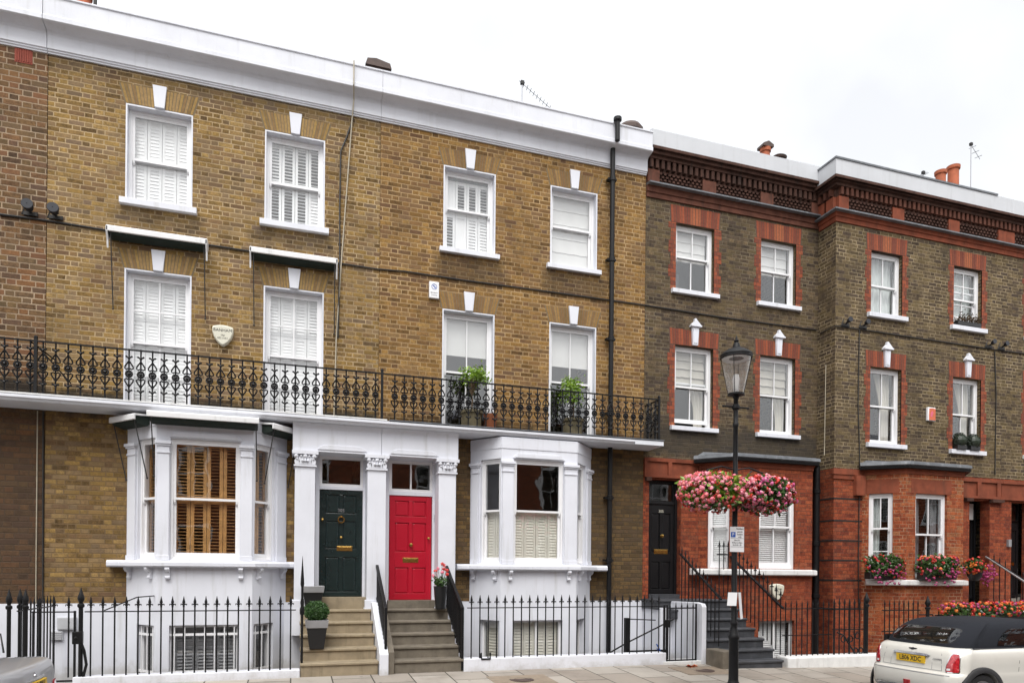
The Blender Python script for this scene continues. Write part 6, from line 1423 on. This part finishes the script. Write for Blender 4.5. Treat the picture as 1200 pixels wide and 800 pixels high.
def loft(lv, dense=True):
    mb = MB(); ls = []
    for a, b in zip(lv[:-1], lv[1:]): ls.append(a)
    ls.append(lv[-1]); R_ = []
    for l in ls:
        P = outline(*l[1:]); ring_ = [(x, y, l[0]) for x, y in P]+[(x, -y, l[0]) for x, y in P[-2:0:-1]]; R_.append(ring_)
    n = len(R_[0]); mb.add([p for r in R_ for p in r], [(i*n+k, i*n+(k+1) % n, (i+1)*n+(k+1) % n, (i+1)*n+k) for i in range(len(R_)-1) for k in range(n)]+[list(range(n-1, -1, -1)), list(range((len(R_)-1)*n, len(R_)*n))])
    return mb
def patch(mb, lv, rows, off, n=8, thick=True):
    """rows = [(z, s0, s1)]: a skin lying on the hull"""
    V = []
    for (z, a, b) in rows:
        for k in range(n+1): V.append(on_body(lv, a+(b-a)*k/n, z, off))
    mb.add(V, [(i*(n+1)+k, i*(n+1)+k+1, (i+1)*(n+1)+k+1, (i+1)*(n+1)+k) for i in range(len(rows)-1) for k in range(n)])
    if thick:
        m = len(rows); E = [i*(n+1) for i in range(m)]+[(m-1)*(n+1)+k for k in range(1, n+1)]+[i*(n+1)+n for i in range(m-2, -1, -1)]+[k for k in range(n-1, 0, -1)]
        W = []
        for (z, a, b) in rows:
            for k in range(n+1): W.append(on_body(lv, a+(b-a)*k/n, z, off-.03))
        b0 = len(mb.v); mb.add([V[e] for e in E]+[W[e] for e in E], [(k, (k+1) % len(E), len(E)+(k+1) % len(E), len(E)+k) for k in range(len(E))])
    return mb
def wheel(rt, x, y, r, side, m_rim):
    """side -1 = right"""
    c = Vector((x, y, r)); n = 32
    def spin(prof, name, m, par, smooth=True):
        mb = MB(); V = [(x+q*cos(2*pi*k/n), y+side*d, r+q*sin(2*pi*k/n)) for q, d in prof for k in range(n)]
        mb.add(V, [(i*n+k, i*n+(k+1) % n, (i+1)*n+(k+1) % n, (i+1)*n+k) for i in range(len(prof)-1) for k in range(n)]+[list(range(n-1,-1,-1)), list(range((len(prof)-1)*n, len(prof)*n))])
        return mb.build(name, m, par, smooth=smooth, local=True)
    t = spin([(r*.3,-.17),(r*.95,-.17),(r,-.15),(r,-.03),(r*.97,-.005),(r*.86,.0),(r*.70,-.008),(r*.66,-.03),(r*.66,-.10),(.01,-.10)], 'wheel', MATS['tyre'], rt)
    mb = MB()
    for k in range(7):
        a = 2*pi*k/7; u = Vector((cos(a), 0, sin(a))); v = Vector((-sin(a), 0, cos(a)))
        pts = []
        for q, w, d in ((r*.10, .035, -.01), (r*.64, .026, -.012)):
            p = Vector((x, y+side*d, r))+u*q; pts += [p-v*w, p+v*w]
        back = [p-Vector((0, side*.04, 0)) for p in pts]
        mb.hexa([pts[0],pts[1],pts[3],pts[2],back[0],back[1],back[3],back[2]])
    mb.build('rim', m_rim, t, local=True)
    spin([(r*.60,-.03),(r*.67,-.005),(r*.69,-.006),(r*.67,-.05)], 'rim_edge', m_rim, t); spin([(r*.16,-.04),(r*.16,.0),(r*.12,.004),(.005,.004)], 'hub', m_rim, t)
    return t
plain('tyre', (.018,.018,.019), .85, .15, 10., .2)
def paint(name, col, fl=.0, metal=0.):
    m = mat(name); t = NT(m); p = t.pos(); n = t.noise(p, 400., 1); dust = t.step(t.noise(p, 2.2, 5, .65), .45, .8)
    c = t.mix(t.math('MULTIPLY', n, fl), col, tuple(min(1, x*1.5) for x in col)); c = t.mix(t.math('MULTIPLY', dust, .12), c, (.35,.32,.28))
    t.out(c, .38, None, metal, .5, 1., **{'Coat Roughness': .06}); return m
PW = paint('cream_car_paint', (.68,.665,.61)); PS = paint('silver_car_paint', (.42,.43,.45), .4, .35)
plain('soft_top_cloth', (.020,.022,.028), .95, .1, 60., .5, spec=.2); plain('plate_yellow', (.80,.50,.02), .4, .02, 8.)
plain('black_plastic', (.028,.028,.030), .6, .12, 30., .2)
def lens():
    m = mat('tail_lens'); t = NT(m); p = t.pos(); n = t.noise(p, 24., 2)
    t.out(t.ramp(n, [(.35, (.32,.006,.012)), (.6, (.55,.02,.03)), (.75, (.62,.16,.15))]), .12, None, 0, .6, 1.); return m  # pale pink stop puts reflected light into the lens colour
lens()
def arch_cut(body, spots, r):
    mb = MB(); n = 40
    for (x, z, s) in spots:
        V = [(x+r*cos(2*pi*k/n), y, z+r*sin(2*pi*k/n)) for y in (s*.50, s*1.2) for k in range(n)]
        mb.add(V, [(k, (k+1) % n, n+(k+1) % n, n+k) for k in range(n)]+[list(range(n-1,-1,-1)), list(range(n, 2*n))])
    c = mb.build('cutter', MATS['black_plastic'], body.parent, local=True, merge=True)
    md = body.modifiers.new('arch', 'BOOLEAN'); md.operation = 'DIFFERENCE'; md.object = c; md.solver = 'EXACT'
    bpy.context.view_layer.update()
    me = bpy.data.meshes.new_from_object(body.evaluated_get(bpy.context.evaluated_depsgraph_get()))
    body.modifiers.clear(); body.data = me; bpy.data.objects.remove(c)
    return body
def car_plate(rt, lv, z0, z1, hw, txt, off, sz):
    mb = MB(); x = on_body(lv, 0, (z0+z1)/2, off)[0]
    mb.box(x-.004, x+.03, -hw, hw, z0, z1); p = mb.build('number_plate', MATS['plate_yellow'], rt, local=True, bevel=.004)
    cu = bpy.data.curves.new('lettering', 'FONT'); cu.body = txt; cu.size = sz; cu.extrude = .001; cu.resolution_u = 2; cu.align_x = 'CENTER'; cu.align_y = 'CENTER'; cu.offset = .0018
    t = bpy.data.objects.new('t', cu); C.objects.link(t); bpy.context.view_layer.update()
    me = bpy.data.meshes.new_from_object(t.evaluated_get(bpy.context.evaluated_depsgraph_get())); bpy.data.objects.remove(t)
    for v in me.vertices: a, b, q = v.co; v.co = (x-.0045-q, -a*.86, (z0+z1)/2+b)
    me.materials.clear(); me.materials.append(M['ink']); me.name = 'lettering'; o = bpy.data.objects.new('lettering', me); C.objects.link(o); o.parent = p
    return p

# --- the cream convertible
mx = root('parked_car', (8.76, 8.01, -.272), 'cream white small convertible with black soft top parked at the kerb', 'car')
LV = [(.20,.16,3.45,.78,.22,.4),(.26,.06,3.55,.81,.24,.5),(.32,.015,3.60,.835,.25,.5),(.42,-.005,3.63,.842,.26,.5),(.56,-.005,3.63,.845,.26,.5),(.605,.012,3.62,.845,.26,.5),(.622,.040,3.60,.842,.25,.5),(.64,.052,3.58,.840,.25,.5),
      (.74,.060,3.55,.843,.25,.5),(.84,.075,3.50,.838,.25,.5),(.91,.095,3.42,.826,.25,.5),(.955,.122,3.3,.806,.25,.5),(.985,.160,3.2,.780,.25,.5),(1.0,.215,3.1,.74,.25,.5)]
LV = [tuple(l) for l in LV]
body = loft(LV).build('body', PW, mx, local=True, merge=True)
arch_cut(body, [(.52,.31,-1),(.52,.31,1),(2.98,.31,-1),(2.98,.31,1)], .345)
body.data.polygons.foreach_set('use_smooth', [True]*len(body.data.polygons))
try: body.data.set_sharp_from_angle(angle=R(35))
except Exception: pass
TV = [(.990,.20,2.42,.755,.26,.2),(1.04,.215,2.40,.752,.27,.2),(1.12,.265,2.32,.735,.28,.2),(1.20,.34,2.22,.712,.29,.2),(1.28,.44,2.10,.682,.30,.2),(1.335,.54,2.02,.645,.30,.2),(1.37,.66,1.95,.595,.30,.2),(1.392,.82,1.88,.52,.28,.2),(1.402,1.0,1.75,.40,.22,.2)]
loft(TV).build('soft_top', MATS['soft_top_cloth'], mx, local=True, merge=True, smooth=True)
mb = MB(); patch(mb, TV, [(1.050,-.46,.46),(1.065,-.53,.53),(1.10,-.57,.57),(1.18,-.57,.57),(1.24,-.55,.55),(1.262,-.50,.50),(1.27,-.42,.42)], .006, 14)
mb.build('rear_window', M['carglass'], mx, local=True, smooth=True)
mb = MB(); patch(mb, TV, [(1.040,-.47,.47),(1.055,-.545,.545),(1.10,-.588,.588),(1.18,-.588,.588),(1.245,-.565,.565),(1.272,-.51,.51),(1.28,-.42,.42)], .003, 14, False); mb.build('window_seal', MATS['black_plastic'], mx, local=True)
for s in (1, -1):
    mb = MB(); patch(mb, TV, [(1.03,s*1.30,s*2.5),(1.10,s*1.28,s*2.5),(1.20,s*1.27,s*2.38),(1.265,s*1.30,s*2.2),(1.275,s*1.36,s*2.1)], .010, 10)
    mb.build('side_window', M['carglass'], mx, local=True)
    mb = MB(); patch(mb, LV, [(.985,s*.85,s*2.9),(1.0,s*.85,s*2.9)], .006, 10); mb.build('belt_trim', MATS['black_plastic'], mx, local=True)
    mb = MB()
    patch(mb, LV, [(.650,s*0.625,s*0.775),(.67,s*0.615,s*0.790),(.74,s*0.628,s*0.785),(.81,s*0.645,s*0.780),(.88,s*0.665,s*0.772),(.915,s*0.685,s*0.760)], .012, 8); tl = mb.build('tail_light', MATS['tail_lens'], mx, local=True, smooth=True)
    mb = MB(); patch(mb, LV, [(.637,s*0.615,s*0.785),(.66,s*0.603,s*0.802),(.74,s*0.616,s*0.798),(.81,s*0.633,s*0.792),(.885,s*0.655,s*0.784),(.927,s*0.675,s*0.770)], .006, 8); mb.build('chrome_surround', M['chrome'], tl, local=True, smooth=True)
    mb = MB(); patch(mb, LV, [(.67,s*.630,s*.68),(.70,s*.633,s*.68)], .014, 3); mb.build('reversing_lens', M['signw'], tl, local=True)
    for (x, z) in ((.52,.31),(2.98,.31)):
        mb = MB(); n = 28; V = []
        for k in range(n+1):
            a = -.25+(pi+.5)*k/n
            for q, d in ((.335,.02),(.345,.022),(.40,.020),(.415,.008),(.42,-.03)): V.append((x+q*cos(a), -s*(.842+d), z+q*sin(a)))
        mb.add(V, [(k*5+j, (k+1)*5+j, (k+1)*5+j+1, k*5+j+1) for k in range(n) for j in range(4)])
        mb.build('wheel_arch', MATS['black_plastic'], mx, local=True, smooth=True)
        wheel(mx, x, -s*.835, .31, -s, M['steel'])
    mb = MB(); patch(mb, LV, [(.64,s*1.86,s*1.868),(.80,s*1.86,s*1.868),(.98,s*1.86,s*1.868)], .002, 1, False); mb.build('door_seam', M['ink'], mx, local=True)
car_plate(mx, LV, .725, .838, .265, 'LB06 XDC', .012, .105)
mb = MB(); patch(mb, LV, [(.848,-.31,.31),(.858,-.335,.335),(.872,-.32,.32),(.880,-.26,.26)], .032, 12); mb.build('boot_handle', M['chrome'], mx, local=True, smooth=True)
mb = MB()
for s in (1, -1): patch(mb, LV, [(.650,s*.545,s*.552),(.70,s*.540,s*.547),(.80,s*.525,s*.532),(.90,s*.51,s*.517),(.975,s*.50,s*.507)], .0015, 1, False)
patch(mb, LV, [(.648,-.552,.552),(.655,-.552,.552)], .0015, 16, False)
for s in (1, -1): patch(mb, LV, [(.655,s*.38,s*.386),(.76,s*.38,s*.386)], .0015, 1, False)
mb.build('boot_seam', M['grey'], mx, local=True)
mb = MB(); n = 16
V = [on_body(LV, .034*cos(2*pi*k/n)*1.0, .932+.018*sin(2*pi*k/n), .006) for k in range(n)]; mb.add(V, [list(range(n))])
for s in (1, -1): mb.add([on_body(LV, s*.02, .945, .005), on_body(LV, s*.085, .940, .005), on_body(LV, s*.06, .925, .005), on_body(LV, s*.02, .920, .005)], [(0,1,2,3)])
mb.build('badge', M['ink'], mx, local=True)
cu = bpy.data.curves.new('script', 'FONT'); cu.body = 'COOPER'; cu.size = .038; cu.extrude = .001; cu.align_x = 'CENTER'
t_ = bpy.data.objects.new('t', cu); C.objects.link(t_); bpy.context.view_layer.update(); me = bpy.data.meshes.new_from_object(t_.evaluated_get(bpy.context.evaluated_depsgraph_get())); bpy.data.objects.remove(t_)
for v in me.vertices: p = on_body(LV, .46+v.co.x, .80+v.co.y, .003+v.co.z); v.co = p
me.materials.clear(); me.materials.append(M['steel']); me.name = 'lettering'; o = bpy.data.objects.new('lettering', me); C.objects.link(o); o.parent = mx
mb = MB(); patch(mb, LV, [(.36,-.06,.06),(.45,-.06,.06)], .015, 3); mb.build('fog_lamp', MATS['tail_lens'], mx, local=True)
mb = MB(); patch(mb, LV, [(.30,-.62,.62),(.335,-.66,.66),(.36,-.62,.62)], .012, 12); mb.build('bumper_trim', M['chrome'], mx, local=True)
mb = MB(); patch(mb, LV, [(.585,-.70,.70),(.596,-.70,.70)], .004, 16, False); mb.build('bumper_line', M['grey'], mx, local=True)
# seats and cabin floor seen dimly through the glass
mb = MB()
for y in (-.36, .36):
    mb.prism([(.95,.6),(1.05,.6),(1.15,1.12),(1.05,1.14)], lambda p, q, t: (p, t, q), y-.22, y+.22); mb.prism([(1.04,1.12),(1.14,1.12),(1.16,1.26),(1.08,1.27)], lambda p, q, t: (p, t, q), y-.12, y+.12)
mb.build('seat', MATS['black_plastic'], mx, local=True, bevel=.03)

mx.scale = (1, .93, .95)
# --- the silver saloon at the lower left
sx = root('parked_car', (-2.19, 7.42, -.236), 'silver saloon with yellow plate, its tail in the lower left corner', 'car', rz=pi)
SV = [(.22,.20,4.3,.80,.2,.4),(.30,.06,4.40,.85,.22,.5),(.40,.01,4.45,.865,.24,.5),(.55,.0,4.45,.868,.24,.5),(.60,.02,4.44,.868,.24,.5),(.62,.045,4.42,.865,.22,.5),(.75,.05,4.38,.862,.2,.5),(.86,.065,4.3,.85,.17,.5),(.905,.085,4.2,.84,.16,.5),(.925,.11,4.1,.825,.15,.5),(.932,.14,4.0,.79,.14,.5)]
body = loft(SV).build('body', PS, sx, local=True, merge=True); arch_cut(body, [(.95,.31,-1),(.95,.31,1),(3.5,.31,-1),(3.5,.31,1)], .345)
body.data.polygons.foreach_set('use_smooth', [True]*len(body.data.polygons))
try: body.data.set_sharp_from_angle(angle=R(35))
except Exception: pass
CV = [(.925,.95,3.3,.74,.2,.2),(1.05,1.12,3.05,.72,.2,.2),(1.2,1.35,2.75,.67,.2,.2),(1.32,1.55,2.5,.62,.2,.2),(1.39,1.75,2.3,.55,.2,.2),(1.41,1.95,2.1,.4,.2,.2)]
loft(CV).build('cabin', PS, sx, local=True, merge=True, smooth=True)
mb = MB(); patch(mb, CV, [(.97,-.55,.55),(1.1,-.56,.56),(1.28,-.50,.50)], .006, 10); mb.build('rear_window', M['carglass'], sx, local=True)
for s in (1, -1):
    mb = MB(); patch(mb, CV, [(.97,s*1.05,s*2.6),(1.15,s*1.0,s*2.3),(1.30,s*1.0,s*1.9)], .006, 10); mb.build('side_window', M['carglass'], sx, local=True)
    mb = MB(); patch(mb, SV, [(.56,s*.60,s*.74),(.62,s*.59,s*.75),(.70,s*.60,s*.74),(.74,s*.62,s*.72)], .012, 8); mb.build('tail_light', MATS['tail_lens'], sx, local=True, smooth=True)
    for x in (.95, 3.5): wheel(sx, x, -s*.86, .31, -s, M['steel'])
sx.scale = (1, .9, 1.12)
car_plate(sx, SV, .700, .80, .26, 'R317 GYU', .012, .10)
mb = MB(); patch(mb, SV, [(.81,-.30,.30),(.82,-.30,.30)], .012, 8); mb.build('boot_trim', PS, sx, local=True)
mb = MB()
for s in (1, -1): patch(mb, SV, [(.64,s*.56,s*.566),(.80,s*.575,s*.581),(.92,s*.60,s*.606)], .0015, 1, False)
patch(mb, SV, [(.63,-.56,.56),(.638,-.56,.56)], .0015, 12, False); mb.build('boot_seam', M['ink'], sx, local=True)
mb = MB(); patch(mb, SV, [(.845,-.045,.045),(.855,-.012,.012),(.872,-.008,.008)], .008, 4); mb.build('badge', M['chrome'], sx, local=True)
# ------------------------------------------------------------------ light, sky, camera
S = bpy.context.scene
w = bpy.data.worlds.new('World'); S.world = w; w.use_nodes = True
t = w.node_tree; t.nodes.clear()
SUN_EL, SUN_AZ = R(58), R(200)                # azimuth measured from +Y towards +X
sky = t.nodes.new('ShaderNodeTexSky'); sky.sky_type = 'NISHITA'; sky.sun_disc = False; sky.sun_elevation = SUN_EL; sky.sun_rotation = SUN_AZ
sky.air_density = 1.2; sky.dust_density = 4.; sky.ozone_density = 1.
hs = t.nodes.new('ShaderNodeHueSaturation'); hs.inputs['Saturation'].default_value = .27; t.links.new(sky.outputs[0], hs.inputs['Color'])
bg = t.nodes.new('ShaderNodeBackground'); bg.inputs[1].default_value = .15; gm = t.nodes.new('ShaderNodeGamma'); gm.inputs[1].default_value = .4; t.links.new(hs.outputs[0], gm.inputs[0]); 
tc = t.nodes.new('ShaderNodeTexCoord'); cn = t.nodes.new('ShaderNodeTexNoise'); cn.inputs['Scale'].default_value = 2.2; cn.inputs['Detail'].default_value = 5; t.links.new(tc.outputs['Generated'], cn.inputs['Vector'])
cr = t.nodes.new('ShaderNodeMapRange'); cr.inputs[1].default_value = .35; cr.inputs[2].default_value = .65; cr.inputs[3].default_value = .80; cr.inputs[4].default_value = 1.06; t.links.new(cn.outputs[0], cr.inputs[0])
mm = t.nodes.new('ShaderNodeVectorMath'); mm.operation = 'SCALE'; t.links.new(gm.outputs[0], mm.inputs[0]); t.links.new(cr.outputs[0], mm.inputs['Scale']); t.links.new(mm.outputs[0], bg.inputs[0])   # an overcast sky: much more even than a clear one
o = t.nodes.new('ShaderNodeOutputWorld'); t.links.new(bg.outputs[0], o.inputs[0])
ld = bpy.data.lights.new('overcast_sun', 'SUN'); ld.energy = .5; ld.angle = R(35); ld.color = (1., .975, .94)
lo = bpy.data.objects.new('overcast_sun', ld); C.objects.link(lo)
d = Vector((sin(SUN_AZ)*cos(SUN_EL), cos(SUN_AZ)*cos(SUN_EL), sin(SUN_EL)))
lo.rotation_euler = d.to_track_quat('Z', 'Y').to_euler(); lo.location = (0, -20, 30)
cd = bpy.data.cameras.new('camera'); co = bpy.data.objects.new('camera', cd); C.objects.link(co); S.camera = co
cd.sensor_width = 36; cd.lens = 808.72/1200*36; cd.clip_start = .1; cd.clip_end = 2000
cd.shift_y = (668.02-400)/1200
YAW, ROLL = R(17.7086), R(.5159)
fwd = Vector((sin(YAW), cos(YAW), 0)); right = Vector((cos(YAW), -sin(YAW), 0)); up = Vector((0, 0, 1))
r2 = right*cos(ROLL)+up*sin(ROLL); u2 = up*cos(ROLL)-right*sin(ROLL)
m = Matrix((r2, u2, -fwd)).transposed().to_4x4(); m.translation = (0, 0, 1.72); co.matrix_world = m
S.render.resolution_x = 1024; S.render.resolution_y = 682
S.view_settings.view_transform = 'Standard'; S.view_settings.look = 'None'; S.view_settings.exposure = 2.42; S.view_settings.gamma = 1
S.view_settings.use_curve_mapping = False
S.render.engine = 'CYCLES'; S.cycles.use_denoising = True
try: S.cycles.denoiser = 'OPENIMAGEDENOISE'
except Exception: pass
S.cycles.max_bounces = 8; S.cycles.transparent_max_bounces = 16; S.cycles.caustics_reflective = False; S.cycles.caustics_refractive = False

for ob in C.objects:
    if ob.parent is None and 'category' in ob.keys() and 'kind' not in ob.keys(): ob['kind'] = 'thing'
